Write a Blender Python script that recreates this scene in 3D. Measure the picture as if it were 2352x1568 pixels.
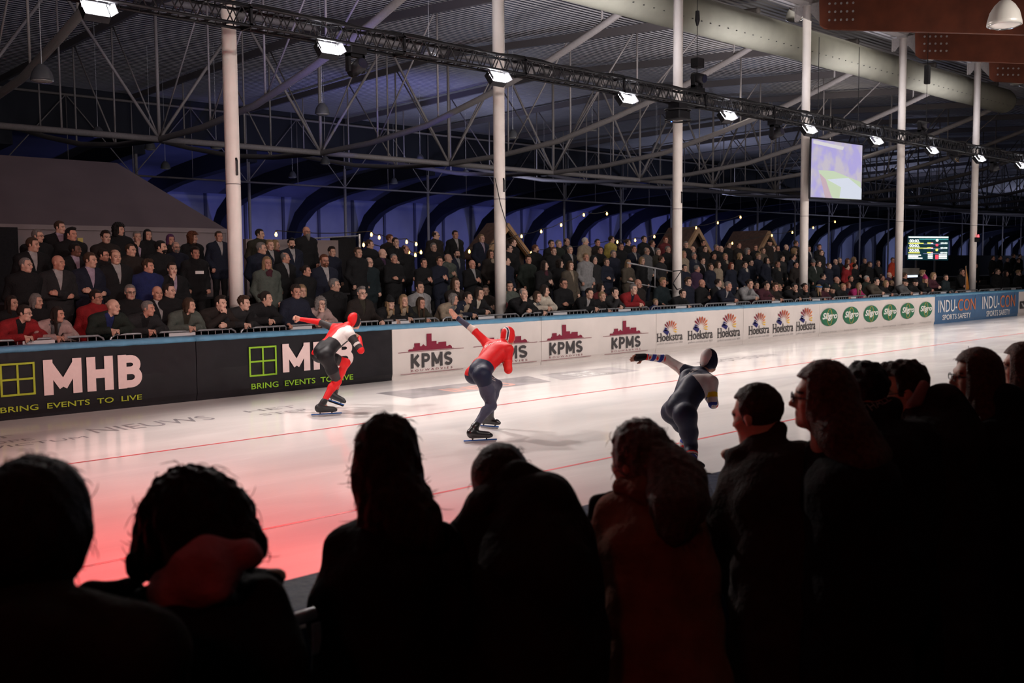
import bpy, bmesh, math, random
import numpy as np
from mathutils import Vector, Matrix
from mathutils.bvhtree import BVHTree
random.seed(7); rng = np.random.default_rng(7)
scene = bpy.context.scene
COL = scene.collection
for o in list(bpy.data.objects): bpy.data.objects.remove(o)
PI = math.pi

# ---------------------------------------------------------------- camera
# X runs along the straight (away to the right), Y across the ice, Z up; ice is z = 0
FPX = 2287.0; CAMZ = 2.1
def _n(v): return v/np.linalg.norm(v)
_d1 = _n(np.array([3600-1176, 594-784, FPX])); _d2 = _n(np.array([0, -170.6, FPX]))
_up = _n(np.cross(_d1, _d2)); _up = _up if _up[1] < 0 else -_up
_Y = np.cross(_up, _d1); _Y = _Y if _Y[2] > 0 else -_Y
RW = np.array([_d1, _Y, _up])                 # rows: world axes in camera axes (right, down, forward)
cam_d = bpy.data.cameras.new('camera'); cam = bpy.data.objects.new('camera', cam_d); COL.objects.link(cam)
cam_d.lens = 35.0; cam_d.sensor_width = 36.0; cam_d.clip_end = 400; cam_d.clip_start = 0.05
cr, cdn, cf = RW[:, 0], RW[:, 1], RW[:, 2]
cam.matrix_world = Matrix(((cr[0], -cdn[0], -cf[0], 0), (cr[1], -cdn[1], -cf[1], 0), (cr[2], -cdn[2], -cf[2], CAMZ), (0, 0, 0, 1)))
cam_d.dof.use_dof = True; cam_d.dof.focus_distance = 13.5; cam_d.dof.aperture_fstop = 3.2
scene.camera = cam
def P(px, py, Y=None, Z=None, D=None, X=None):
    "point of the place seen at a pixel, on a plane of the place or at a depth"
    r = RW @ np.array([px-1176, py-784, FPX])
    if Y is not None: t = Y/r[1]
    elif X is not None: t = X/r[0]
    elif Z is not None: t = (Z-CAMZ)/r[2]
    else: t = D/FPX
    return np.array([0, 0, CAMZ]) + r*t

# ---------------------------------------------------------------- world and exposure
w = bpy.data.worlds.new('world'); scene.world = w; w.use_nodes = True
bg = w.node_tree.nodes['Background']; bg.inputs[0].default_value = (0.10, 0.11, 0.16, 1); bg.inputs[1].default_value = 0.02
vs = scene.view_settings; vs.view_transform = 'Standard'; vs.look = 'None'; vs.gamma = 1.0; vs.exposure = 0.06; vs.use_curve_mapping = False

# ---------------------------------------------------------------- lights
def light(name, kind, loc, aim, energy, color=(1, 1, 1), size=0.2, angle=60, blend=0.5, parent=None):
    d = bpy.data.lights.new(name, kind); d.energy = energy; d.color = color
    if kind == 'SPOT': d.spot_size = math.radians(angle); d.spot_blend = blend; d.shadow_soft_size = size
    elif kind == 'AREA': d.size = size
    else: d.shadow_soft_size = size
    o = bpy.data.objects.new(name, d); COL.objects.link(o)
    loc = Vector(loc); o.location = loc
    o.rotation_euler = (Vector(aim)-loc).to_track_quat('-Z', 'Y').to_euler()
    return o
COOL = (1.0, 0.93, 0.88)
LAMPX = [1.8+3.84*i-0.02 for i in range(11)]          # the far truss: lamps every 3.84 m
for i, x in enumerate(LAMPX[1:]):                      # floodlights of the far truss (their housings are built below)
    light('flood_light', 'SPOT', (x, 14.20, 5.70), (x+(2.2 if i == 0 else .8), 8.5, 0), 1100, (1.0, .90, .86), .16, 96 if i == 0 else 112, .6)
for x in [6.2+4.4*i for i in range(8)]:               # same floodlights on the near truss, over the near barrier
    light('flood_light', 'SPOT', (x, 3.4, 5.9), (x+.8, 12.0, 0.0), 620, (1.0, .90, .85), .16, 62, .7)
light('stage_light', 'SPOT', (-.6, 3.6, 5.6), (2.0, 6.6, 0), 3700, (1, .03, .04), .12, 66, 1.0)
for i, x in enumerate([1.5+4.0*i for i in range(9)]):   # front wash of the near truss: columns, boards and the crowd
    light('wash_light', 'SPOT', (x, 3.4, 6.1), (x+4.5, 16.3, 3.2), 980 if i < 2 else 800, (1.0, .84, .78) if i < 2 else (1.0, .91, .86), .25, 74, .8)
light('stage_light', 'SPOT', (-.5, 4.0, 5.6), (3.5, 15.5, 1.2), 900, (1, .22, .17), .12, 60, 1.0)
for k in range(-1, 6):                                  # added spots standing in for ice bounce on the roof deck
    x = 5.44+6.42*k; light('roof_bounce_fill', 'SPOT', (x, 14.9, 6.5), (x+2.5, 25, 11), 1250 if x > 22 else 1500 if x > 15 else 600 if x > 8 else 240, (.95, .92, 1.0), .3, 120, .9)
for x, y, e in [(38, 42, 420), (62, 43, 600), (92, 44, 800), (130, 44, 900)]:   # added cold fill for the dark far hall, no fixtures
    light('hall_fill', 'POINT', (x, y, 6.2), (x, y, 0), e, (.60, .66, 1.0), .5)
for x, y in [(10, 23), (22, 25), (34, 27), (46, 29)]:      # added weak fill under the roof, no fixtures
    light('hall_fill', 'POINT', (x, y-4, 8.6), (x, y, 0), 60, (1.0, .9, .8), .3)
for i, x in enumerate([26, 38, 50, 62, 74, 88, 104, 122, 142, 164, 188]):        # blue uplights along the far wall
    light('blue_uplight', 'SPOT', (x, 60.5, 1.6), (x, 67.0, 5.5), 720 if i < 4 else 1000, (.22, .24, 1.0) if i < 6 else (.42, .50, 1.0), .3, 140, .9)
light('stage_light', 'SPOT', (-3.0, -1.0, 4.4), (2.6, 2.2, 1.2), 45, (1, .10, .06), .3, 80, .8)
light('blue_uplight', 'SPOT', (13, 20.5, 5.0), (14.5, 25, 11), 420, (.22, .20, 1.0), .3, 110, .9)  # added blue spot, imitates the haze tint on the roof deck
light('blue_uplight', 'SPOT', (30, 38, 5.0), (32, 44, 11), 900, (.30, .32, 1.0), .3, 130, .9)
for x in (26, 44, 64, 90, 124, 160):  # added second blue row, lifts the dark band of the far ceiling
    light('blue_uplight', 'SPOT', (x, 52.5, 2.0), (x, 57.5, 8.2), 520, (.22, .26, 1.0), .3, 140, .9)
light('laser_light', 'SPOT', (19.2, 14.6, 5.5), (21.2, 27.3, 6.75), 9000, (.02, .05, 1.0), .02, 7, .4)
light('hall_wash', 'AREA', (30, 16.0, 9.4), (30, 21, 0.8), 70, (1.0, .93, .86), 6)

# ---------------------------------------------------------------- materials
MATS = {}
def mat(name, col, rough=.6, metal=0., noise=0., nscale=20., bump=0., bscale=80., emit=None, estr=0., spec=.35, sheen=0.):
    if name in MATS: return MATS[name]
    m = bpy.data.materials.new(name); m.use_nodes = True; nt = m.node_tree; b = nt.nodes['Principled BSDF']
    c = (*col, 1) if len(col) == 3 else col
    b.inputs['Base Color'].default_value = c; b.inputs['Roughness'].default_value = rough; b.inputs['Metallic'].default_value = metal
    b.inputs['Specular IOR Level'].default_value = spec
    if sheen: b.inputs['Sheen Weight'].default_value = sheen
    if noise or bump:
        tc = nt.nodes.new('ShaderNodeTexCoord')
    if noise:
        n = nt.nodes.new('ShaderNodeTexNoise'); n.inputs['Scale'].default_value = nscale; n.inputs['Detail'].default_value = 3
        nt.links.new(tc.outputs['Object'], n.inputs['Vector'])
        mx = nt.nodes.new('ShaderNodeMix'); mx.data_type = 'RGBA'; mx.blend_type = 'MULTIPLY'; mx.inputs[0].default_value = 1
        rp = nt.nodes.new('ShaderNodeMapRange'); rp.inputs['From Min'].default_value = .3; rp.inputs['From Max'].default_value = .7
        rp.inputs['To Min'].default_value = 1-noise; rp.inputs['To Max'].default_value = 1+noise
        nt.links.new(n.outputs['Fac'], rp.inputs['Value'])
        mx.inputs[6].default_value = c; nt.links.new(rp.outputs['Result'], mx.inputs[7]); nt.links.new(mx.outputs[2], b.inputs['Base Color'])
    if bump:
        n2 = nt.nodes.new('ShaderNodeTexNoise'); n2.inputs['Scale'].default_value = bscale; n2.inputs['Detail'].default_value = 2
        nt.links.new(tc.outputs['Object'], n2.inputs['Vector'])
        bp = nt.nodes.new('ShaderNodeBump'); bp.inputs['Strength'].default_value = bump; bp.inputs['Distance'].default_value = .02
        nt.links.new(n2.outputs['Fac'], bp.inputs['Height']); nt.links.new(bp.outputs['Normal'], b.inputs['Normal'])
    if emit is not None:
        b.inputs['Emission Color'].default_value = (*emit, 1); b.inputs['Emission Strength'].default_value = estr
    MATS[name] = m; return m
def wave_bump(m, scale, direction, strength, dist, rot=None):
    nt = m.node_tree; b = nt.nodes['Principled BSDF']
    tc = nt.nodes.new('ShaderNodeTexCoord'); wv = nt.nodes.new('ShaderNodeTexWave'); wv.bands_direction = direction
    wv.inputs['Scale'].default_value = scale
    nt.links.new(tc.outputs['Object'], wv.inputs['Vector'])
    bp = nt.nodes.new('ShaderNodeBump'); bp.inputs['Strength'].default_value = strength; bp.inputs['Distance'].default_value = dist
    nt.links.new(wv.outputs['Fac'], bp.inputs['Height']); nt.links.new(bp.outputs['Normal'], b.inputs['Normal'])
    return m
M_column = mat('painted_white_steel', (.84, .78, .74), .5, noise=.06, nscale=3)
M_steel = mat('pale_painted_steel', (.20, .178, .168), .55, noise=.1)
M_galv = mat('galvanised_steel', (.42, .42, .44), .4, .7, noise=.15)
M_black = mat('black_metal', (.018, .018, .022), .45, .3, noise=.2)
M_blackcloth = mat('black_molton_cloth', (.010, .010, .012), .95, noise=.3)
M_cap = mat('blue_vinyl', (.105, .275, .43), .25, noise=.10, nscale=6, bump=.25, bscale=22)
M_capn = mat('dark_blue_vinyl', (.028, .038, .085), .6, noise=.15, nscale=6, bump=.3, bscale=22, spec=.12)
M_bblack = mat('black_vinyl_banner', (.011, .010, .013), .36, noise=.2, nscale=3, bump=.8, bscale=3.2)
M_bwhite = mat('white_vinyl_banner', (.66, .60, .57), .5, noise=.04, nscale=2, bump=.15, bscale=4)
M_bblue = mat('blue_vinyl_banner', (.06, .14, .27), .45, noise=.08, nscale=2, bump=.15, bscale=4)
M_ink = mat('dark_grey_print', (.055, .05, .052), .5, noise=.05)
M_maroon = mat('maroon_print', (.20, .012, .035), .5, noise=.05)
M_lime = mat('lime_print', (.28, .55, .03), .5, noise=.05)
M_paleprint = mat('pale_print', (.80, .62, .60), .5, noise=.03)
M_white = mat('white_print', (.8, .78, .76), .5, noise=.03)
M_orange = mat('orange_print', (.60, .17, .06), .5, noise=.05)
M_green = mat('green_print', (.02, .14, .07), .5, noise=.05)
M_gold = mat('gold_print', (.42, .28, .04), .5, noise=.05)
M_navyp = mat('navy_print', (.02, .02, .12), .5, noise=.05)
M_redp = mat('brick_red_print', (.42, .07, .03), .5, noise=.05)
M_yelp = mat('yellow_print', (.75, .45, .05), .5, noise=.05)
M_greyp = mat('grey_print', (.30, .28, .28), .5, noise=.05)
M_glulam = mat('stained_laminated_timber', (.115, .028, .012), .6, noise=.25, nscale=2)
M_duct = mat('textile_duct', (.135, .13, .10), .8, noise=.08, nscale=2, bump=.3, bscale=3)
M_timber = mat('pale_timber', (.26, .16, .09), .6, noise=.2, nscale=5)
M_boards = mat('brown_boards', (.06, .032, .022), .7, noise=.3, nscale=8)
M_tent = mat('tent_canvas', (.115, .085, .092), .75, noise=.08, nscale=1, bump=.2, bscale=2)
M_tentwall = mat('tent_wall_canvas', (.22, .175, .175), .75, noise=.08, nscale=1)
M_floor = mat('dark_floor', (.012, .011, .012), .9, noise=.3)
M_rib = mat('dark_rib', (.008, .009, .014), .8, noise=.2)
M_lining = mat('wall_lining', (.30, .30, .34), .8, noise=.08, nscale=.6)
M_blue_lining = mat('ceiling_lining', (.09, .09, .12), .9, noise=.1, nscale=.6)
M_deck = mat('corrugated_deck', (.42, .40, .41), .55, noise=.06, nscale=1.2)
wave_bump(M_deck, 1.15, 'Y', 1.0, .12)

# the ice
M_ice = bpy.data.materials.new('rink_ice'); M_ice.use_nodes = True
def _ice():
    nt = M_ice.node_tree; b = nt.nodes['Principled BSDF']; N = nt.nodes.new; L = nt.links.new
    tc = N('ShaderNodeTexCoord'); mp = N('ShaderNodeMapping'); mp.inputs['Scale'].default_value = (.35, 1.2, 1); mp.inputs['Rotation'].default_value = (0, 0, .12)
    L(tc.outputs['Object'], mp.inputs['Vector'])
    n = N('ShaderNodeTexNoise'); n.inputs['Scale'].default_value = 1.1; n.inputs['Detail'].default_value = 6; n.inputs['Distortion'].default_value = .8; L(mp.outputs[0], n.inputs['Vector'])
    cr_ = N('ShaderNodeValToRGB'); cr_.color_ramp.elements[0].position = .3; cr_.color_ramp.elements[0].color = (.76, .72, .70, 1)
    cr_.color_ramp.elements[1].position = .68; cr_.color_ramp.elements[1].color = (.86, .82, .79, 1); L(n.outputs['Fac'], cr_.inputs[0])
    # thin skate scratches
    mp2 = N('ShaderNodeMapping'); mp2.inputs['Scale'].default_value = (.6, 14, 1); mp2.inputs['Rotation'].default_value = (0, 0, -.10); L(tc.outputs['Object'], mp2.inputs['Vector'])
    n2 = N('ShaderNodeTexNoise'); n2.inputs['Scale'].default_value = 1.6; n2.inputs['Detail'].default_value = 5; n2.inputs['Distortion'].default_value = .6; L(mp2.outputs[0], n2.inputs['Vector'])
    r2 = N('ShaderNodeMapRange'); r2.inputs['From Min'].default_value = .66; r2.inputs['From Max'].default_value = .74; r2.inputs['To Max'].default_value = .5; L(n2.outputs['Fac'], r2.inputs['Value'])
    mx = N('ShaderNodeMix'); mx.data_type = 'RGBA'; L(r2.outputs[0], mx.inputs[0]); L(cr_.outputs[0], mx.inputs[6]); mx.inputs[7].default_value = (.95, .94, .93, 1)
    L(mx.outputs[2], b.inputs['Base Color'])
    rr = N('ShaderNodeMapRange'); rr.inputs['From Min'].default_value = .3; rr.inputs['From Max'].default_value = .7; rr.inputs['To Min'].default_value = .07; rr.inputs['To Max'].default_value = .17
    L(n.outputs['Fac'], rr.inputs['Value']); L(rr.outputs[0], b.inputs['Roughness'])
    b.inputs['Specular IOR Level'].default_value = .35
    bp = N('ShaderNodeBump'); bp.inputs['Strength'].default_value = .10; bp.inputs['Distance'].default_value = .004
    L(n2.outputs['Fac'], bp.inputs['Height']); L(bp.outputs[0], b.inputs['Normal'])
_ice()

# ---------------------------------------------------------------- mesh helpers
def tag(o, label=None, cat=None, group=None, kind=None):
    if label: o['label'] = label
    if cat: o['category'] = cat
    if group: o['group'] = group
    if kind: o['kind'] = kind
    return o
def empty(name, loc=(0, 0, 0), rz=0., label=None, cat=None, group=None):
    o = bpy.data.objects.new(name, None); COL.objects.link(o); o.location = tuple(loc); o.rotation_euler = (0, 0, rz); o.empty_display_size = .1
    return tag(o, label, cat, group)
class MB:
    def __init__(s): s.v = []; s.f = []; s.m = []
    def add(s, v, f, m=0):
        n = len(s.v); s.v += [tuple(map(float, p)) for p in v]; s.f += [tuple(i+n for i in q) for q in f]; s.m += [m]*len(f); return s
    def box(s, a, b, m=0):
        x0, y0, z0 = a; x1, y1, z1 = b
        return s.add([(x0, y0, z0), (x1, y0, z0), (x1, y1, z0), (x0, y1, z0), (x0, y0, z1), (x1, y0, z1), (x1, y1, z1), (x0, y1, z1)],
                     [(0, 3, 2, 1), (4, 5, 6, 7), (0, 1, 5, 4), (1, 2, 6, 5), (2, 3, 7, 6), (3, 0, 4, 7)], m)
    def tube(s, pts, r, seg=10, m=0, closed=False, caps=True):
        pts = [Vector(p) for p in pts]; n = len(pts); rr = r if isinstance(r, (list, tuple)) else [r]*n
        vs_ = []; ref = None
        for i, p in enumerate(pts):
            d = (pts[(i+1) % n]-pts[i-1]) if closed else (pts[min(i+1, n-1)]-pts[max(i-1, 0)])
            d.normalize()
            if ref is None: ref = Vector((0, 0, 1)) if abs(d.z) < .9 else Vector((1, 0, 0))
            a = d.cross(ref); a.normalize(); ref = a.cross(d)
            for k in range(seg):
                t = 2*PI*k/seg; vs_.append(p+a*(rr[i]*math.cos(t))+ref*(rr[i]*math.sin(t)))
        fs = []
        for i in range(n if closed else n-1):
            for k in range(seg):
                j = (i+1) % n; k2 = (k+1) % seg
                fs.append((i*seg+k, i*seg+k2, j*seg+k2, j*seg+k))
        if not closed and caps: fs += [tuple(range(seg-1, -1, -1)), tuple((n-1)*seg+k for k in range(seg))]
        return s.add(vs_, fs, m)
    def lathe(s, prof, c=(0, 0, 0), seg=20, m=0):
        vs_ = [(c[0]+r*math.cos(2*PI*k/seg), c[1]+r*math.sin(2*PI*k/seg), c[2]+z) for r, z in prof for k in range(seg)]
        fs = [(i*seg+k, i*seg+(k+1) % seg, (i+1)*seg+(k+1) % seg, (i+1)*seg+k) for i in range(len(prof)-1) for k in range(seg)]
        return s.add(vs_, fs, m)
    def prism(s, poly, a, b, axis='Y', m=0):
        "poly: (u, z) outline; extruded along axis from a to b"
        n = len(poly)
        mk = (lambda u, z, t: (u, t, z)) if axis == 'Y' else (lambda u, z, t: (t, u, z)) if axis == 'X' else (lambda u, z, t: (u, z, t))
        vs_ = [mk(u, z, a) for u, z in poly]+[mk(u, z, b) for u, z in poly]
        fs = [tuple(range(n)), tuple(range(2*n-1, n-1, -1))]+[(i, i+n, (i+1) % n+n, (i+1) % n) for i in range(n)]
        return s.add(vs_, fs, m)
    def build(s, name, mats, parent=None, smooth=False, loc=None, bevel=0.):
        me = bpy.data.meshes.new(name); me.from_pydata(s.v, [], s.f)
        for mm in (mats if isinstance(mats, (list, tuple)) else [mats]): me.materials.append(mm)
        me.polygons.foreach_set('material_index', s.m)
        if smooth: me.polygons.foreach_set('use_smooth', [True]*len(s.f))
        bm = bmesh.new(); bm.from_mesh(me); bmesh.ops.recalc_face_normals(bm, faces=bm.faces); bm.to_mesh(me); bm.free()
        o = bpy.data.objects.new(name, me); COL.objects.link(o)
        if parent: o.parent = parent
        if loc is not None: o.location = tuple(loc)
        if bevel:
            bv = o.modifiers.new('bevel', 'BEVEL'); bv.width = bevel; bv.segments = 2
        return o
def copy_tree(o, parent=None, rec=True):
    c = o.copy(); COL.objects.link(c)
    if parent: c.parent = parent
    for ch in list(o.children): copy_tree(ch, c)
    return c

# text fitted into a rectangle of the place: corner c0, unit axes u (reading direction) and v (up), width w, height h
_tc = {}
def text_mesh(s, off=0., shear=0.):
    k = (s, off, shear)
    if k not in _tc:
        cu = bpy.data.curves.new('t', 'FONT'); cu.body = s; cu.size = 1; cu.offset = off; cu.extrude = .0; cu.shear = shear; cu.resolution_u = 3
        o = bpy.data.objects.new('t', cu); COL.objects.link(o)
        bpy.context.view_layer.update()
        me = bpy.data.meshes.new_from_object(o.evaluated_get(bpy.context.evaluated_depsgraph_get()))
        V = np.empty(len(me.vertices)*3); me.vertices.foreach_get('co', V); V = V.reshape(-1, 3)
        F = [tuple(p.vertices) for p in me.polygons]
        bpy.data.objects.remove(o); bpy.data.meshes.remove(me)
        lo = V.min(0); hi = V.max(0); V = (V-lo)/np.maximum(hi-lo, 1e-6); _tc[k] = (V, F)
    return _tc[k]
def text(name, s, c0, u, v, w, h, m, parent=None, off=0., shear=0., depth=.004):
    bold = off < 0
    V, F = text_mesh(s, 0.0 if bold else off, shear); c0 = np.array(c0, float); u = np.array(u, float); v = np.array(v, float); n = np.cross(u, v)
    pts = c0+V[:, :1]*w*u+V[:, 1:2]*h*v
    mb = MB()
    if bold:                                             # heavy face: the same outlines drawn side by side
        e = w*.022; k = (w-2*e)/w
        for i in range(5): mb.add(c0+V[:, :1]*w*k*u+V[:, 1:2]*h*v+n*(depth+i*.0004)+u*e*i*.5, F)
    else: mb.add(pts+n*depth, F)
    o = mb.build(name, m, parent); return o

# heavy block letters drawn as strokes (unit box); t = stroke as a share of the height
def _arc(cx, cy, rx, ry, a0, a1, n=12): return [(cx+rx*math.cos(math.radians(a0+(a1-a0)*i/n)), cy+ry*math.sin(math.radians(a0+(a1-a0)*i/n))) for i in range(n+1)]
BLOCK = {'M': [[(0, 0), (0, 1)], [(1, 0), (1, 1)], [(0.02, .96), (.5, .14)], [(.98, .96), (.5, .14)]],
 'H': [[(0, 0), (0, 1)], [(1, 0), (1, 1)], [(0, .5), (1, .5)]],
 'B': [[(0, 0), (0, 1)], [(0, 1), (.45, 1)]+_arc(.5, .77, .42, .23, 90, -90)+[(0, .54)], [(0, .54), (.5, .54)]+_arc(.55, .27, .45, .27, 90, -90)+[(0, 0)]],
 'K': [[(0, 0), (0, 1)], [(.95, 1), (.12, .46)], [(.28, .55), (1, 0)]],
 'P': [[(0, 0), (0, 1)], [(0, 1), (.5, 1)]+_arc(.55, .73, .45, .27, 90, -90)+[(0, .46)]],
 'S': [_arc(.5, .74, .46, .26, 25, 90, 5)+_arc(.5, .74, .5, .26, 90, 215, 9)+[(.78, .42)]+_arc(.5, .26, .5, .26, 20, -90, 9)+_arc(.5, .26, .5, .26, -90, -160, 5)]}
def block_text(name, s, c0, w, h, widths, m, parent, t=.22):
    "reads along +x in the x-z plane"
    cnt_ = 0; tot = sum(widths); gap = .14*h; k = (w-gap*(len(s)-1))/tot; x = c0[0]; mb = MB(); T = t*h
    for ch, wd in zip(s, widths):
        W = wd*k
        for pl in BLOCK[ch]:
            pts = [np.array([x+T/2+u*(W-T), c0[2]+(T/2+v*(h-T))]) for u, v in pl]
            if len(pl) == 2:
                d = _n(pts[1]-pts[0]); ex = T/2 if abs(d[0]) < .01 or abs(d[1]) < .01 else T*.25
                pts = [pts[0]-d*ex*(1 if ch in 'MHBPK' and abs(d[0]) < .01 else (0 if ch in 'H' else .3)), pts[1]+d*ex*(1 if abs(d[0]) < .01 else (0 if ch in 'H' else .3))]
            n = len(pts); L, R = [], []
            for i, p in enumerate(pts):
                a = pts[max(i-1, 0)]; b_ = pts[min(i+1, n-1)]; d = _n(b_-a); nn = np.array([-d[1], d[0]])
                tt = T*(1 if len(pl) == 2 else .88); L.append(p+nn*tt/2); R.append(p-nn*tt/2)
            z0_, z1_ = c0[2], c0[2]+h
            cnt_ += 1; q = [(a_[0], c0[1]-.0007*cnt_, min(max(a_[1], z0_), z1_)) for a_ in L+R]
            mb.add(q, [(i, i+1, n+i+1, n+i) for i in range(n-1)])
        x += W+gap
    return mb.build(name, m, parent)

def tinted(name, **k):
    "material whose base colour is the colour set on the object (shared meshes, individual colours)"
    m = mat(name, (1, 1, 1), **k); nt = m.node_tree; b = nt.nodes['Principled BSDF']; oi = nt.nodes.new('ShaderNodeObjectInfo')
    mx = [n for n in nt.nodes if n.type == 'MIX']
    if mx: nt.links.new(oi.outputs['Color'], mx[0].inputs[6])
    else: nt.links.new(oi.outputs['Color'], b.inputs['Base Color'])
    return m
T_skin = tinted('skin', rough=.55, noise=.08, nscale=30)
T_cloth = tinted('woven_cloth', rough=.85, noise=.18, nscale=14, bump=.5, bscale=60)
T_hair = tinted('hair', rough=.5, noise=.35, nscale=60, bump=.8, bscale=220)

ordn = ['first', 'second', 'third', 'fourth', 'fifth', 'sixth', 'seventh', 'eighth', 'ninth', 'tenth', 'eleventh', 'twelfth', 'thirteenth', 'fourteenth', 'fifteenth', 'sixteenth', 'seventeenth', 'eighteenth', 'nineteenth', 'twentieth', 'twenty-first', 'twenty-second', 'twenty-third', 'twenty-fourth', 'twenty-fifth', 'twenty-sixth', 'twenty-seventh', 'twenty-eighth', 'twenty-ninth', 'thirtieth']
# ---------------------------------------------------------------- setting
YB = 15.04
def struct(name, mb, m, **k): return tag(mb.build(name, m, **k), kind='structure')
struct('floor', MB().box((-30, 2.72, -.30), (205, 15.3, 0)), M_ice)
struct('floor', MB().box((-30, 15.3, -.30), (205, 70, -.001)).box((-30, -8, -.30), (205, 2.72, -.001)), M_floor)
# roof deck
rf = MB()
prof = [(-8, 8.2), (9.5, 8.95), (16.2, 10.15), (33, 11.35), (50.5, 11.0)]
rf.add([(x, y, z) for x in (-30, 205) for y, z in prof], [(i, i+1, i+6, i+5) for i in range(4)])
ce = struct('ceiling', rf, M_deck)
# far lining: wall, curved ceiling
ribp = [(67.6, 0), (67.65, 3.2), (67.5, 4.7), (66.5, 6.0), (65.0, 6.9), (63.2, 7.45), (60, 7.95), (57.2, 8.2), (52.3, 8.5), (50.6, 8.6)]
lin = MB(); NB = len(ribp)
def off_rib(d):
    out = []
    for i, (y, z) in enumerate(ribp):
        a = ribp[max(i-1, 0)]; b = ribp[min(i+1, NB-1)]; t = Vector((b[0]-a[0], b[1]-a[1])).normalized(); out.append((y+t.y*d, z-t.x*d))
    return out
o1 = off_rib(.55)
lin.add([(x, y, z) for x in (-30, 205) for y, z in o1[4:]], [(i, i+1, i+NB-4+1, i+NB-4) for i in range(NB-5)])
struct('ceiling', lin, M_blue_lining)
struct('wall_back', MB().box((-30, 68.2, 0), (205, 68.4, 11)), M_lining)
struct('wall_right', MB().box((204, -8, 0), (204.3, 68, 11)), M_floor)
struct('wall_left', MB().box((-30.3, -8, 0), (-30, 68, 11)), M_floor)
struct('wall_near', MB().box((-30, -8.3, 0), (205, -8, 8.2)), M_floor)
# fascia above the far posts
struct('trim_1', MB().box((-30, 50.5, 8.7), (205, 50.75, 11)), M_rib)
# arched ribs
o_in = off_rib(-.55); o_out = off_rib(.5)
for k in range(29):
    X = 8.9+6.38*k
    rb = MB(); poly = o_in+o_out[::-1]; n = len(poly)
    vsr = [(X-.3, y, z) for y, z in poly]+[(X+.3, y, z) for y, z in poly]
    fs = []
    for i in range(NB-1):
        a, b, c, d = i, i+1, n-2-i, n-1-i
        fs += [(a, b, c, d), (d+n, c+n, b+n, a+n)]
    fs += [(i, i+n, (i+1) % n+n, (i+1) % n) for i in range(n)]
    rb.add(vsr, fs)
    tag(rb.build('arched_rib', M_rib), 'dark curved roof rib on the blue lit far wall, %s from the left' % ordn[k], 'roof rib', 'dark curved roof ribs along the far wall')
# vertical seams of the wall lining
for k in range(62):
    X = 2+3.19*k
    tag(MB().box((X-.10, 68.05, 0), (X+.10, 68.2, 8)).build('trim_2', M_blue_lining), kind='structure')
# rear stand band (black curtain) low on the right
tag(MB().box((96, 45, 0), (175, 45.2, 3.0)).build('black_curtain', M_blackcloth), 'long black curtain hung low behind the scoreboard on the right', 'curtain')

# thin posts on the far line
for k in range(20):
    X = 21.5+6.36*k
    tag(MB().tube([(X, 50.7, 0), (X, 50.7, 8.8)], .085, 12).build('support_post', M_steel, smooth=True),
        'thin grey support post before the blue lit far wall, %s from the left' % ordn[k], 'post', 'thin posts in front of the far wall')

# main columns
COLX = [8.65+6.42*k for k in range(6)]
for k, X in enumerate(COLX):
    g = empty('steel_column', (X, 16.3, 0), 0, 'tall round white steel column behind the far barrier, %s from the left' % ordn[k], 'column', 'white columns behind the far barrier')
    MB().tube([(0, 0, 0), (0, 0, 10.0)], .128, 28).build('shaft', M_column, g, smooth=True)
    MB().box((-.16, -.16, 9.95), (.16, .16, 10.02)).build('cap_plate', M_steel, g)
    br = MB(); br.prism([(-.62, 10.0), (.38, 10.0), (.38, 9.6), (.30, 9.55), (.12, 9.75), (-.12, 9.75), (-.5, 9.3), (-.62, 9.35)], -.02, .02, 'X')
    br.box((-.05, -.64, 9.3), (.05, -.60, 10.0)).box((-.05, .36, 9.55), (.05, .40, 10.0)).build('bracket', M_steel, g)
    if k in (0, 1, 2): MB().tube([(.0, -.128, 4.05), (.0, -.15, 4.0), (.0, -.15, 3.75)], .02, 6).build('cable_clamp', M_black, g)
    MB().tube([(.132*math.cos(a), .132*math.sin(a), 3.6+.0*k) for a in np.linspace(0, 2*PI, 20, endpoint=False)], .006, 5, closed=True).build('strap', M_black, g)
# laminated beams from the column heads down toward the near side
for k, X in [(3, COLX[3]), (4, COLX[4]), (5, COLX[5])]:
    g = empty('laminated_beam', (X, 15.85, 9.6), 0, 'dark red-brown laminated timber roof beam with bolt plate, %s from the front' % ordn[k-3], 'beam', 'laminated beams at the top right')
    prf = [(0, .40), (-.04, -.30), (-.20, -.42), (-6, -1.60), (-17, -3.6), (-17, -2.3), (-6, .0)]
    pr2 = [(0, .40), (-.03, -.32), (-.18, -.45)] + [(-y, -.45-.2*(y-.18)) for y in (6, 17)] + [(-17, -.2*16.8+.5), (0, .45)]
    MB().prism(pr2, -.10, .10, 'X').build('beam_body', M_glulam, g, bevel=.01)
    for i in range(5):
        for j in range(3):
            y = -.35-.19*i; z = -.22+.24*j-.03*i
            MB().tube([(-.115, y, z), (-.095, y, z)], .035, 10).build('bolt_head', M_galv, g)

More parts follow.
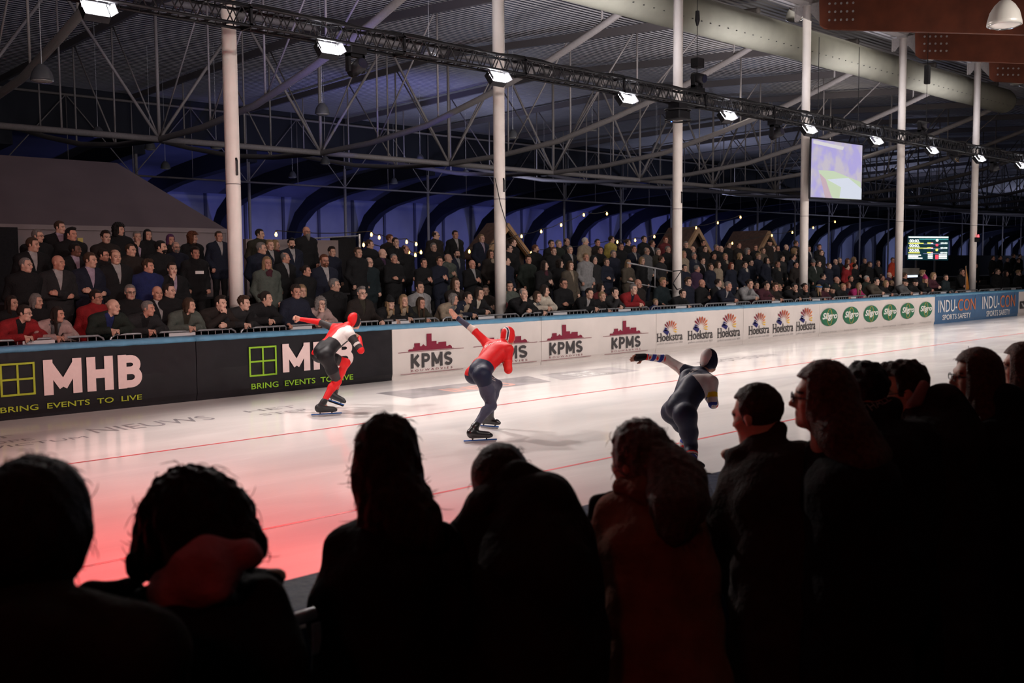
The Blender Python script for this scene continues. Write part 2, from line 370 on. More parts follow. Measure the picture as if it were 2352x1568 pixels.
# longitudinal lattice girders
def strut(mb, a, b, r=.05, seg=6): mb.tube([a, b], r, seg)
def member(name, a, b, r, m, parent, seg=8): 
    mb = MB(); mb.tube([a, b], r, seg); return mb.build(name, m, parent, smooth=True)
def girder(Y, z0, z1, X0, n, label, r=.085):
    g = empty('lattice_girder', (X0, Y, z0), 0, label, 'girder')
    dx = 6.38; 
    member('bottom_chord', (0, 0, 0), (dx*n, 0, 0), r*1.25, M_steel, g); member('top_chord', (0, 0, z1-z0), (dx*n, 0, z1-z0), r*1.5, M_steel, g)
    for i in range(n+1):
        x = dx*i
        member('vertical', (x, 0, 0), (x, 0, z1-z0), r*.7, M_steel, g)
        if i < n:
            member('diagonal', (x, 0, 0), (x+dx*.5, 0, z1-z0), r*.62, M_steel, g)
            member('diagonal', (x+dx, 0, 0), (x+dx*.5, 0, z1-z0), r*.62, M_steel, g)
            member('hanger', (x+dx*.5, 0, (z1-z0)*.0), (x+dx*.5, 0, z1-z0), r*.38, M_steel, g)
    return g
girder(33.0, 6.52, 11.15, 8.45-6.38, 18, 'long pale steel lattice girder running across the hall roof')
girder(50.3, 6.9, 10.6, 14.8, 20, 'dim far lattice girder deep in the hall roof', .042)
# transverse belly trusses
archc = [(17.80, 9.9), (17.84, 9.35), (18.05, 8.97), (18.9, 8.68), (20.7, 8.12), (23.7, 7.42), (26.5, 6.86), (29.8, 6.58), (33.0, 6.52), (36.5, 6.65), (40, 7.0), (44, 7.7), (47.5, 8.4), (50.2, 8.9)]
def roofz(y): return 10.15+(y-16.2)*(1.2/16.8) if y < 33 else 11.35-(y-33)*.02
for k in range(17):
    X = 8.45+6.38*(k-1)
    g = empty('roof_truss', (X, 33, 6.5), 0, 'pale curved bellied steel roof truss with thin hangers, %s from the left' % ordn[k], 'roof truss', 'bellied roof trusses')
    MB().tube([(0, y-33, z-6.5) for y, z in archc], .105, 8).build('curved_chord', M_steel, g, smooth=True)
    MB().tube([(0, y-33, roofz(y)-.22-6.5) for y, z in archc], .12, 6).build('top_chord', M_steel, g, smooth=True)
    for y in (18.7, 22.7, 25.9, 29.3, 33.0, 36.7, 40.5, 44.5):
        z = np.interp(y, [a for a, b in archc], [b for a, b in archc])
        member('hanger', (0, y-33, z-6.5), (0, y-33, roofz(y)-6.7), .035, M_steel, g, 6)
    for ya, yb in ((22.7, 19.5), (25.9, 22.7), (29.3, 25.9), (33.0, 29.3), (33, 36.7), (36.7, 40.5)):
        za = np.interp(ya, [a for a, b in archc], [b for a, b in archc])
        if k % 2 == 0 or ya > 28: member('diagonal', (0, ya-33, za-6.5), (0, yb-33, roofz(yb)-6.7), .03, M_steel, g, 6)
# roof purlins
for k in range(18):
    X = 5.2+6.38*(k-.5)
    tag(MB().prism([(18.6, 10.18), (33, 11.22), (50, 10.9), (50, 10.62), (33, 10.94), (18.6, 9.90)], X-.07, X+.07, 'X').build('roof_rafter', mat('rafter_steel', (.13, .115, .115), .6)),
        'dark steel rafter under the corrugated roof deck, %s from the left' % ordn[k], 'rafter', 'dark rafters under the corrugated roof')
# air duct
dz = 9.46
D0 = P(1681, 58, Y=17.15); DE = P(2312, 238, Y=17.15)
g = empty('air_duct', (0, 17.15, D0[2]), 0, 'fat pale fabric air duct hanging along the roof at top right', 'air duct')
xs = np.linspace(6, DE[0]-.4, 26); rr = [.505+.011*math.sin(i*2.1) for i in range(26)]
MB().tube([(x, 0, 0) for x in xs]+[(xs[-1]+.28, 0, 0), (xs[-1]+.5, 0, 0)], rr+[.46, .2], 28).build('duct_tube', M_duct, g, smooth=True)
dots = MB()
for x in np.arange(8, xs[-1], .42):
    for a in (3.75,):
        c = np.array([x, .512*math.cos(a), .512*math.sin(a)]); dots.lathe([(0, 0), (.028, .0), (.028, .012), (0, .012)], c, 8)
tag(dots.build('vent_hole', M_black, g), kind='stuff')
# white tie along the near roof edge, near column heads
tag(MB().box((20, 16.15, 10.02), (60, 16.5, 10.14)).build('eaves_beam', M_steel), 'pale steel eaves beam running over the column heads', 'beam')

# ---------------------------------------------------------------- black lighting truss with its lamps
TZ = 6.05; TY = 14.5; S2 = .145
for k in range(14):
    X0 = -1.0+3.0*k
    g = empty('lighting_truss', (X0, TY, TZ), 0, 'black square lighting truss section over the ice, %s section from the left' % ordn[k], 'lighting truss', 'black lighting truss sections')
    for a in (-S2, S2):
        for b in (-S2, S2):
            MB().tube([(0, a, b), (3, a, b)], .026, 8).build('chord', M_black, g, smooth=True)
    br = MB(); n = 10
    for i in range(n):
        x0 = 3*i/n; x1 = 3*(i+.5)/n; x2 = 3*(i+1)/n
        for a in (-S2, S2):
            strut(br, (x0, a, -S2), (x1, a, S2), .011, 5); strut(br, (x1, a, S2), (x2, a, -S2), .011, 5)
            strut(br, (x0, -S2, a), (x1, S2, a), .011, 5); strut(br, (x1, S2, a), (x2, -S2, a), .011, 5)
    br.build('lattice_bracing', M_black, g)
    cb = MB(); pts = [(x, .04*math.sin(x*2+k)-.1, S2+.03+.015*math.sin(x*5)) for x in np.linspace(0, 3, 14)]
    cb.tube(pts, .028, 6).build('cable_bundle', M_blackcloth, g)
    MB().box((-.02, -S2-.03, -S2-.03), (.02, S2+.03, -S2+.03)).box((-.02, -S2-.03, S2-.03), (.02, S2+.03, S2+.03)).box((-.02, -S2-.03, -S2), (.02, -S2+.02, S2)).build('end_frame', M_black, g)
M_lamp = mat('lit_floodlight_glass', (1, 1, 1), .4, emit=(1, .98, 1.0), estr=70)
for k, x in enumerate(LAMPX):
    if k == 0: lab = 'lit white floodlight at the top left corner, just outside the first column'
    g = empty('floodlight', (x, 14.44, 5.76), 0, 'blazing white floodlight under the black truss, %s from the left' % ordn[max(k-1, 0)] if k else 'blazing white floodlight under the truss outside the left picture edge', 'floodlight', 'floodlights under the black truss')
    R_ = Matrix.Rotation(math.radians(-38), 4, 'X')
    def tf(mb):
        mb.v = [tuple(R_ @ Vector(p)) for p in mb.v]; return mb
    s_ = 1.0
    tf(MB().box((-.18, -.02, -.13), (.18, .10, .13))).build('housing', M_black, g)
    tf(MB().box((-.165, -.028, -.115), (.165, -.021, .115))).build('lamp_glass', M_lamp, g)
    for sx in (-1, 1):
        bd = MB(); bd.add([(sx*.18, -.03, -.13), (sx*.18, -.03, .13), (sx*.25, -.13, .14), (sx*.25, -.13, -.14)], [(0, 1, 2, 3)])
        tf(bd).build('barn_door', M_galv, g)
    MB().tube([(-.20, 0, 0), (-.20, 0, .115), (.20, 0, .115), (.20, 0, 0)], .010, 6).build('yoke', M_black, g)
def moving_head(x, up, label, s=1.0):
    g = empty('moving_head_light', (x, TY, TZ-(S2+.02) if not up else TZ+S2+.02), 0, label, 'stage light')
    sg = 1 if up else -1
    MB().box((-.16*s, -.13, 0), (.16*s, .13, sg*.12)).build('base_box', M_black, g, bevel=.01)
    MB().box((-.17*s, -.05, sg*.12), (-.12*s, .05, sg*.42)).box((.12*s, -.05, sg*.12), (.17*s, .05, sg*.42)).box((-.17*s, -.05, sg*.12), (.17*s, .05, sg*.17)).build('yoke', M_black, g)
    mb = MB(); mb.tube([(0, .12, sg*.42), (0, 0, sg*.36), (0, -.22, sg*.30)], [.09*s, .12*s, .11*s], 14).build('lamp_head', M_black, g, smooth=True)
    MB().tube([(0, -.215, sg*.301), (0, -.23, sg*.298)], .09*s, 14).build('lens', mat('dark_lens', (.02, .02, .04), .05), g)
for px_, up, lab in [(815, False, 'black moving head light hanging right of the second floodlight'), (1780, False, 'black moving head light hanging between fifth and sixth floodlights'),
                     (1600, True, 'black moving head light standing on the truss beside the third column'), (2115, True, 'black moving head light standing on the truss left of sixth column'),
                     (2282, False, 'round black stage light hanging near the right picture edge')]:
    moving_head(P(px_, 60+.19*(px_-600), Y=TY)[0], up, lab)
# small spot and fan-like unit
xq = P(1557, 248, Y=TY)[0]
g = empty('truss_ring_fixture', (xq, TY, 5.62), 0, 'flat black round fixture below the truss in front of third column', 'stage light')
for z in (-.12, .12): MB().tube([(.30*math.cos(a), .30*math.sin(a), z) for a in np.linspace(0, 2*PI, 24, endpoint=False)], .022, 6, closed=True).build('ring', M_black, g)
MB().box((-.22, -.2, -.09), (.22, .2, .09)).build('core', M_black, g, bevel=.02)
MB().box((-.16, -.16, .09), (.16, .16, .30)).build('hanger', M_black, g)
xq = P(2190, 352, Y=TY)[0]
g = empty('par_spotlight', (xq, TY, 5.75), 0, 'small spotlight with glinting rim hanging between two right floodlights', 'stage light')
MB().tube([(0, .1, .0), (0, -.12, -.14)], [.07, .10], 14).build('can', M_black, g, smooth=True); MB().box((-.02, -.16, 0), (.02, .16, .16)).build('clamp', M_black, g)
MB().tube([(.1*math.cos(a), -.125+.05*math.sin(a), -.145+.08*math.sin(a)) for a in np.linspace(0, 2*PI, 16, endpoint=False)], .01, 6, closed=True).build('rim', mat('brass_rim', (.8, .5, .2), .2, 1), g)
# chain hoist lines
for px_, pt, lab in [(1601, 0, 'black chain hoist line hanging from the roof beside third column'), (2130, 130, 'black chain hoist line hanging between fifth and sixth columns')]:
    x = P(px_, 170, Y=TY)[0]; 
    g = empty('hoist_chain', (x, TY, TZ+S2), 0, lab, 'chain')
    MB().tube([(0, 0, 0), (0, 0, 3.5)], .009, 6).build('chain', M_black, g)
    z0 = P(px_, pt+35 if px_ < 2000 else 160, Y=TY)[2]-TZ-S2
    MB().tube([(0, 0, z0-.25), (0, 0, z0-.12), (0, 0, z0+.1)], [.02, .06, .05], 10).build('hook_block', M_black, g)
    if px_ < 2000: MB().box((-.1, -.1, .62), (.16, .12, .84)).build('hoist_motor', M_black, g, bevel=.015)
    else: MB().box((-.08, -.08, 1.7), (.08, .08, 2.3)).build('chain_bag', M_blackcloth, g, bevel=.02)

# pendant dome lamps
M_dome = mat('dome_lamp_shade', (.55, .53, .48), .35, .2); M_dome_dim = mat('dome_lamp_shade_dim', (.06, .06, .065), .5); M_lens = mat('dome_lamp_glass', (.6, .58, .55), .1, .6)  # second shade material is a dimmed copy, low light put into its colour
def dome(p, s, label, top, ms=M_dome):
    top = max(.1, (np.interp(p[1], [-8, 9.5, 16.2, 33, 50.5], [8.2, 8.95, 10.15, 11.35, 11.0])-p[2])/s-.34)
    g = empty('dome_lamp', p, 0, label, 'pendant lamp', 'unlit dome lamps')
    MB().lathe([(.03, .33), (.07, .32), (.13, .26), (.185, .17), (.215, .05), (.22, 0), (.205, 0), (.18, .15), (.05, .25)], seg=22).build('shade', ms, g, smooth=True)
    MB().lathe([(0, -.045), (.12, -.04), (.19, -.015), (.215, .0), (.20, .02)], seg=22).build('glass_cover', M_lens, g, smooth=True)
    MB().tube([(0, 0, .33), (0, 0, .33+top)], .008, 6).build('cable', M_galv, g)
    g.scale = (s, s, s)
for px_, py_, Y_, s, top, lab in [(2307, 58, None, 1.3, .8, 'large pale dome lamp hanging below the front timber beam'), (1825, 45, 17.3, 1.3, .9, 'pale dome lamp hanging left of the fourth column head'),
        (2135, 135, 17.0, 1.2, .6, 'dome lamp behind the second timber beam'), (2335, 195, 17.0, 1.2, .6, 'dome lamp under the third timber beam at right edge')]:
    q = P(px_, py_, Y=Y_) if Y_ else P(px_, py_, D=17.3); dome(q, s, lab, top)
for i, (px_, py_, Y_) in enumerate([(97, 186, 22), (740, 262, 27), (985, 124, 22), (1178, 317, 30), (1655, 385, 36), (1510, 355, 36), (1507, 341, 34), (2050, 310, 30), (2100, 440, 38), (225, 313, 36), (345, 343, 40), (497, 341, 38), (380, 387, 46), (747, 376, 40), (965, 370, 40), (1070, 402, 44), (1250, 404, 44), (1305, 419, 46), (1520, 430, 46), (1360, 300, 32), (2225, 380, 36), (1745, 268, 27), (2050, 395, 40), (905, 421, 50), (672, 407, 50)]):
    q = P(px_, py_, Y=Y_); dome(q, 1.05, 'small dim dome lamp high under the hall roof, %s of the deep ones' % ordn[i], 1, M_dome_dim)

# ---------------------------------------------------------------- projection screen
A = P(1866, 318, D=30.2); B_ = P(1981, 334, D=31.9); Cc = P(1978, 458, D=31.9); Dd = P(1863, 452, D=30.2)
g = empty('projection_screen', (A+Dd)/2, 0, 'bright hanging projection screen showing lilac and pale green picture', 'screen')
o0 = (A+Dd)/2
def scr(): 
    m = bpy.data.materials.new('screen_picture'); m.use_nodes = True; nt = m.node_tree; N = nt.nodes.new; L = nt.links.new
    b = nt.nodes['Principled BSDF']; tc = N('ShaderNodeTexCoord'); n = N('ShaderNodeTexNoise'); n.inputs['Scale'].default_value = 2.2; L(tc.outputs['Object'], n.inputs['Vector'])
    r = N('ShaderNodeValToRGB'); r.color_ramp.elements[0].color = (.34, .30, .62, 1); r.color_ramp.elements[1].color = (.46, .42, .50, 1); r.color_ramp.elements[0].position = .4; r.color_ramp.elements[1].position = .6
    L(n.outputs['Fac'], r.inputs[0]); b.inputs['Base Color'].default_value = (.1, .1, .1, 1); L(r.outputs[0], b.inputs['Emission Color']); b.inputs['Emission Strength'].default_value = 1.0; return m
M_scr = scr()
def quadpt(u, v): 
    return (1-v)*((1-u)*A+u*B_)+v*((1-u)*Dd+u*Cc)-o0
nrm_ = _n(np.cross(B_-A, Dd-A)); nrm_ = nrm_ if np.dot(nrm_, -o0) > 0 else -nrm_
def sheet(name, uv, m, lift):
    mb = MB(); mb.add([quadpt(u, v)+nrm_*lift for u, v in uv]+[quadpt(u, v)+nrm_*(lift-.02) for u, v in uv], [tuple(range(len(uv))), tuple(range(2*len(uv)-1, len(uv)-1, -1))]+[(i, (i+1) % len(uv), (i+1) % len(uv)+len(uv), i+len(uv)) for i in range(len(uv))]); return mb.build(name, m, g)
sheet('screen_frame', [(-.03, -.03), (1.03, -.03), (1.03, 1.03), (-.03, 1.03)], M_black, -.02)
sheet('screen_surface', [(0, 0), (1, 0), (1, 1), (0, 1)], M_scr, 0)
def em(name, c, s=1.): return mat(name, (.05, .05, .05), .6, emit=c, estr=s)
sheet('picture_track', [(.13, .53), (.42, .52), (.98, .68), (1, 1), (.42, 1), (.2, .72)], em('screen_green', (.50, .60, .42)), .004)
sheet('picture_edge', [(.15, .58), (.27, .68), (.4, 1), (.27, 1)], em('screen_rose', (.50, .36, .42)), .006)
sheet('picture_ice', [(.3, .68), (.72, .62), (1, .80), (1, 1), (.55, .99), (.58, .80)], em('screen_pale', (.60, .64, .74)), .008)
sheet('picture_banner', [(0.02, .02), (.62, .07), (.6, .13), (.02, .08)], em('screen_beige', (.62, .60, .62)), .004)
MB().tube([tuple(quadpt(.1, -.03)), tuple(quadpt(.1, -.03)+np.array([0, 0, 3.0]))], .012, 6).tube([tuple(quadpt(.9, -.03)), tuple(quadpt(.9, -.03)+np.array([0, 0, 3.0]))], .012, 6).build('suspension_wire', M_black, g)

# ---------------------------------------------------------------- electronic scoreboard
SY = 34.0
A = P(2087, 543, D=62.0); B_ = P(2178, 543.5, D=62.0); Dd = P(2086, 595, D=62.0); Cc = P(2176, 596, D=62.0); o0 = (A+Dd)/2
g = empty('scoreboard', o0, 0, 'electronic scoreboard with white times and yellow name bars', 'scoreboard')
nrm_ = -_n(np.cross(B_-A, Dd-A)); nrm_ = nrm_ if np.dot(nrm_, np.array([0, 0, CAMZ])-o0) > 0 else -nrm_
sheet('board_back', [(-.02, -.03), (1.02, -.03), (1.02, 1.03), (-.02, 1.03)], em('board_dark', (.004, .03, .04), 1), 0)
def rect(u0, v0, u1, v1, m, lift=.03, name='display_bar'): sheet(name, [(u0, v0), (u1, v0), (u1, v1), (u0, v1)], m, lift)
EW = em('led_white', (.9, 1, .95), 1.6); EY = em('led_yellow', (.9, .85, .15), 1.3); ER = em('led_red', (1, .06, .1), 1.5); ET = em('led_teal', (.1, .5, .5), 1.); EV = em('led_violet', (.5, .5, .9), 1.)
rect(0, 0, 1, .05, EW); rect(.27, .10, 1, .13, ET)
uax = _n(B_-A); vax = -_n(Dd-A)
def btext(s, u, v, wd, hg, m): text('display_text', s, quadpt(u, v)+nrm_*.05, uax, vax, wd, hg, m, g, depth=0., off=.02)
WB = np.linalg.norm(B_-A); HB = np.linalg.norm(Dd-A)
for i, v in enumerate((.26, .47, .68)):
    btext('00:02.' if i < 2 else '00:00.', .02, v, WB*.26, HB*.13, EW)
    rect(0, v+.02, (.38, .5, .29)[i], v+.055, EY); rect(.48, v, .57, v+.05, EY); rect(.57, v, .62, v+.025, ER); rect(.57, v+.025, .62, v+.05, EW)
    rect(.38, v+.06, .85, v+.07, EV)
    btext('00:00', .81, v+.06, WB*.17, HB*.07, EW)
    m_ = (EW, ER, EY)[i]; sheet('lane_dot', [(.72+.032*math.cos(t), v-.10+.055*math.sin(t)) for t in np.linspace(0, 2*PI, 14, endpoint=False)], m_, .04)
for i in range(3):
    rect(0, .80+.065*i, (.32, .25, .36)[i], .84+.065*i, EW); rect(.5, .78+.07*i, .62, .82+.07*i, EW); rect(.78, .78+.07*i, .98, .82+.07*i, EW)
rect(.69, .80, .76, .98, ER, .04)
for u in (.22, .70):
    q = quadpt(u, 1.0); MB().tube([tuple(q-nrm_*.1), (q[0]-nrm_[0]*.1, q[1]-nrm_[1]*.1, -o0[2])], .07, 8).build('stand_leg', M_steel, g)

# ---------------------------------------------------------------- marquee tent on the left
TYY = 26.0
pT = [P(-300, 350, Y=TYY+3), P(268, 374, Y=TYY+3), P(380, 430, Y=TYY), P(522, 527, Y=TYY)]
xr = pT[3][0]
g = empty('marquee_tent', (8, TYY, 0), 0, 'large pale marquee with sloping roof behind the left crowd', 'tent')
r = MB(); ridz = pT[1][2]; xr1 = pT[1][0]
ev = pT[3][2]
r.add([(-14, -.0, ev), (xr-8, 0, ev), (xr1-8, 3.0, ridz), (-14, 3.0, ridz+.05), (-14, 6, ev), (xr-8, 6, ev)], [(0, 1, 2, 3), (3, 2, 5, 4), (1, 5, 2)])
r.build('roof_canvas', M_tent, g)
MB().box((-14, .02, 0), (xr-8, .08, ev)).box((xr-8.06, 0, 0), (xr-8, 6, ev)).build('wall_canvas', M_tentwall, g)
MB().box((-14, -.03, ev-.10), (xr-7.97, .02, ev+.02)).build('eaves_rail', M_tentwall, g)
MB().tube([(-5.9, -.1, ridz-1.5), (-3.3, -.2, ev-.35)], .05, 8).build('guy_strap', M_black, g)
tag(MB().box((1.0, 24.6, 0), (7.6, 24.8, P(200, 525, Y=24.6)[2])).build('black_curtain', M_blackcloth), 'tall black curtain in front of the marquee on the far left', 'curtain')
ya = P(700, 550, Y=23.0); yb = P(772, 552, Y=23.0)
tag(MB().box((P(560, 545, Y=23)[0], 22.9, 0), (yb[0], 23.05, yb[2])).build('white_screen_wall', M_tentwall), 'low white partition wall behind the crowd right of first column', 'partition')
yc = P(817, 545, Y=23.2)
tag(MB().box((yb[0], 23.2, 0), (yc[0], 23.3, yc[2])).build('black_curtain', M_blackcloth), 'short black curtain right of the white partition wall', 'curtain')
tag(MB().tube([(yc[0]+.05, 23.1, 0), (yc[0]+.05, 23.1, P(817, 537, Y=23.1)[2])], .04, 8).tube([(yc[0]+.05, 23.1, P(817, 541, Y=23.1)[2]), (P(640, 552, Y=23.1)[0], 23.1, P(640, 552, Y=23.1)[2])], .02, 6).build('curtain_pole', M_galv), 'pale upright pole and rail holding the short black curtain', 'pole')
tag(MB().box((P(178, 547, Y=25.98)[0], 25.97, 2.2), (P(190, 547, Y=25.98)[0], 26.0, P(185, 546, Y=25.98)[2])).build('yellow_notice', mat('yellow_paper', (.55, .42, .12), .7)), 'small yellow notice beside the black curtain at left', 'notice')
q0 = P(150, 0, Y=TYY)

# wooden A-frame cabins and string lights
def cabin(apx, apy, Y, w_, h_, depth, lab):
    a = P(apx, apy, Y=Y); g = empty('wooden_cabin', (a[0], Y, 0), 0, lab, 'cabin', 'gabled wooden cabins behind the crowd')
    z = a[2]; hw = w_/2; e = z-h_
    for s in (-1, 1):
        MB().add([(0, -.12, z), (s*hw, -.12, e), (s*hw, .02, e), (0, .02, z), (0, -.12, z-.22), (s*(hw-.10), -.12, e-.10), (s*(hw-.10), .02, e-.10), (0, .02, z-.22)], [(0, 1, 2, 3), (4, 7, 6, 5), (0, 4, 5, 1), (3, 2, 6, 7), (1, 5, 6, 2)]).build('barge_board', M_timber, g)
        MB().add([(0, 0, z+.03), (s*(hw+.1), 0, e-.05), (s*(hw+.1), depth, e-.05), (0, depth, z+.03), (0, 0, z-.03), (s*(hw+.1), 0, e-.11), (s*(hw+.1), depth, e-.11), (0, depth, z-.03)], [(0, 1, 2, 3), (4, 7, 6, 5), (0, 4, 5, 1), (3, 2, 6, 7), (1, 5, 6, 2)]).build('roof_slope', M_boards, g)
    MB().prism([(-hw+.05, 0), (hw-.05, 0), (hw-.05, e), (0, z-.1), (-hw+.05, e)], .25, depth-.1, 'Y').build('cabin_walls', mat('dark_stained_boards', (.03, .018, .014), .8), g)
cabin(1163, 512, 22.5, 2.05, 1.0, .9, 'gabled wooden cabin behind the crowd beside the second column')
cabin(1600, 522, 24.0, 1.9, 1.0, 1.4, 'gabled wooden cabin behind the crowd right of third column')
cabin(1764, 530, 25.5, 1.8, .95, 1.9, 'gabled wooden cabin with boarded roof left of the fourth column')
M_bulb = mat('glowing_bulb', (1, .7, .3), .4, emit=(1, .50, .10), estr=9)
M_wire = mat('lamp_wire', (.02, .02, .02), .7)
BUL = [(634, 539, 21), (853, 539, 22), (871, 546, 22), (835, 563, 22), (934, 556, 22), (956, 561, 22), (967, 580, 22), (954, 586, 22), (939, 579, 21), (1078, 578, 22), (1198, 543, 22), (1243, 532, 23), (1289, 517, 23), (1341, 494, 23), (1394, 491, 23), (1220, 582, 22), (1418, 556, 22), (1459, 552, 23), (1503, 544, 23), (1599, 523.5, 23.5), (1649, 512, 24), (1701, 499, 24), (1682, 559, 24), (1773, 541, 25), (1820, 534, 25), (1868, 523, 26), (1918, 509.5, 26)]
for i, (x, y, Y) in enumerate(BUL):
    q = P(x, y, Y=Y); g = empty('string_light_bulb', q, 0, 'warm glowing bulb on the string lights, %s from the left' % ordn[i], 'bulb', 'warm bulbs of the string lights')
    MB().lathe([(0, -.045), (.022, -.038), (.034, 0), (.024, .035), (.014, .06)], seg=10).build('glass_bulb', M_bulb, g, smooth=True)
    MB().lathe([(.016, .06), (.016, .10), (0, .10)], seg=8).build('socket', M_black, g)
    if i % 3 == 0: light('bulb_light', 'POINT', q+np.array([0, -.1, 0]), (0, 0, 0), 1.2, (1, .6, .25), .05)
for idx in [(0, 1, 2, 4, 5), (3, 8, 7, 6), (9, 10), (15, 16), (10, 11, 12, 13, 14), (16, 17, 18), (18, 19, 20, 21), (22, 23, 24), (24, 25, 26)]:
    mb = MB(); pts = []
    for a, b in zip(idx[:-1], idx[1:]):
        pa = P(BUL[a][0], BUL[a][1], Y=BUL[a][2]); pb = P(BUL[b][0], BUL[b][1], Y=BUL[b][2])
        for t in np.linspace(0, 1, 6)[:-1]: q = pa*(1-t)+pb*t; q[2] += .10-.25*t*(1-t); pts.append(q)
    pts.append(pb+np.array([0, 0, .1]))
    tag(mb.tube(pts, .012, 5).build('string_light_wire', M_wire), 'thin dark wire carrying the warm bulbs from the %s to the %s' % (ordn[idx[0]], ordn[idx[-1]]), 'wire')

# ---------------------------------------------------------------- rink barriers
def board(x0, x1, m, label, zt=.955):
    g = empty('advertising_board', (x0, YB, 0), 0, label, 'advertising board')
    prf = [(.0, 0), (-.0, .05), (-.025, .12), (-.03, .5), (-.02, zt), (.25, zt), (.25, 0)]
    n = max(2, int((x1-x0)/.25)); vs_ = []; k = len(prf)
    for i in range(n+1):
        x = (x1-x0-.012)*i/n+.006
        for y, z in prf: vs_.append((x, y+(.006*math.sin(x*3.1+z*5) if y < 0 else 0), z))
    fs = [(i*k+j, i*k+j+1, (i+1)*k+j+1, (i+1)*k+j) for i in range(n) for j in range(k-1)]
    fs += [tuple(range(k)), tuple(n*k+j for j in range(k-1, -1, -1))]
    MB().add(vs_, fs).build('vinyl_panel', m, g, smooth=False)
    return g
def bx(px, py): return P(px, py, Y=YB-.045)
def btxt(g, name, s, tl, br, m, off=0., shear=0., h=None):
    a = bx(*tl); b = bx(*br); c0 = np.array([a[0]-g.location.x, -.048, b[2] if h is None else a[2]-h])
    return text(name, s, c0, (1, 0, 0), (0, 0, 1), b[0]-a[0], a[2]-c0[2], m, g, off, shear, .0)
def poly(g, name, pts, m, y=-.047):
    return MB().add([(x, y, z) for x, z in pts], [tuple(range(len(pts)))]).build(name, m, g)
def xof(px, py=850): return P(px, py, Y=YB)[0]
XS = [xof(-160, 980), xof(452, 918), xof(900, 874), xof(1242, 836), xof(1505, 809), xof(1705, 790), xof(1880, 771), xof(2145, 745), xof(2238, 736), xof(2337, 727), 50.0]
g = board(-6, XS[0], M_bblack, 'black advertising board outside the left picture edge')
gM1 = board(XS[0], XS[1], M_bblack, 'black advertising board with large MHB letters at far left')
gM2 = board(XS[1], XS[2], M_bblack, 'black advertising board with MHB letters behind the first skater')
gK1 = board(XS[2], XS[3], M_bwhite, 'white advertising board with two red skyline KPMS logos behind second skater')
gK2 = board(XS[3], XS[4], M_bwhite, 'white advertising board with two unobstructed red skyline KPMS logos')
gH1 = board(XS[4], XS[5], M_bwhite, 'white advertising board with three Hoekstra logos beside the KPMS logos')
gH2 = board(XS[5], XS[6], M_bwhite, 'white advertising board with three Hoekstra logos beside the green logos')
gS = board(XS[6], XS[7], M_bwhite, 'white advertising board with six round green Sligro logos')
gI1 = board(XS[7], XS[8], M_bblue, 'blue INDU-CON advertising board next to the green logos')
gI2 = board(XS[8], XS[9], M_bblue, 'blue INDU-CON advertising board nearest the right picture edge')
gV = board(XS[9], XS[10], M_bwhite, 'white advertising board with a black box at the right picture edge')
def window_logo(g, tl, br, c):
    a = bx(*tl); b = bx(*br); x0 = a[0]-g.location.x; x1 = b[0]-g.location.x; z1 = a[2]; z0 = b[2]; t = .028
    mb = MB(); 
    for u in (x0, (x0+x1-t)/2, x1-t): mb.box((u, -.052, z0), (u+t, -.044, z1))
    for v in (z0, (z0+z1-t)/2, z1-t): mb.box((x0, -.0525, v), (x1, -.0445, v+t))
    mb.build('window_logo', c, g)
M_lime2 = mat('olive_lime_print', (.38, .46, .03), .5, noise=.05)
window_logo(gM1, (-2, 836), (82, 905), M_lime2); window_logo(gM2, (571, 797), (636, 860), M_lime)
def mhb(g, tl, br, m):
    a = bx(*tl); b = bx(*br); block_text('lettering', 'MHB', (a[0]-g.location.x, -.049, b[2]), b[0]-a[0], a[2]-b[2], (.40, .29, .28), m, g, .255)
mhb(gM1, (98, 827), (328, 888), M_paleprint)
mhb(gM2, (648, 790), (812, 841), M_paleprint)
btxt(gM1, 'slogan', 'BRING  EVENTS  TO  LIVE', (0, 936), (326, 917), M_lime2, .01)
btxt(gM2, 'slogan', 'BRING  EVENTS  TO  LIVE', (577, 881), (811, 871), M_lime, .01)
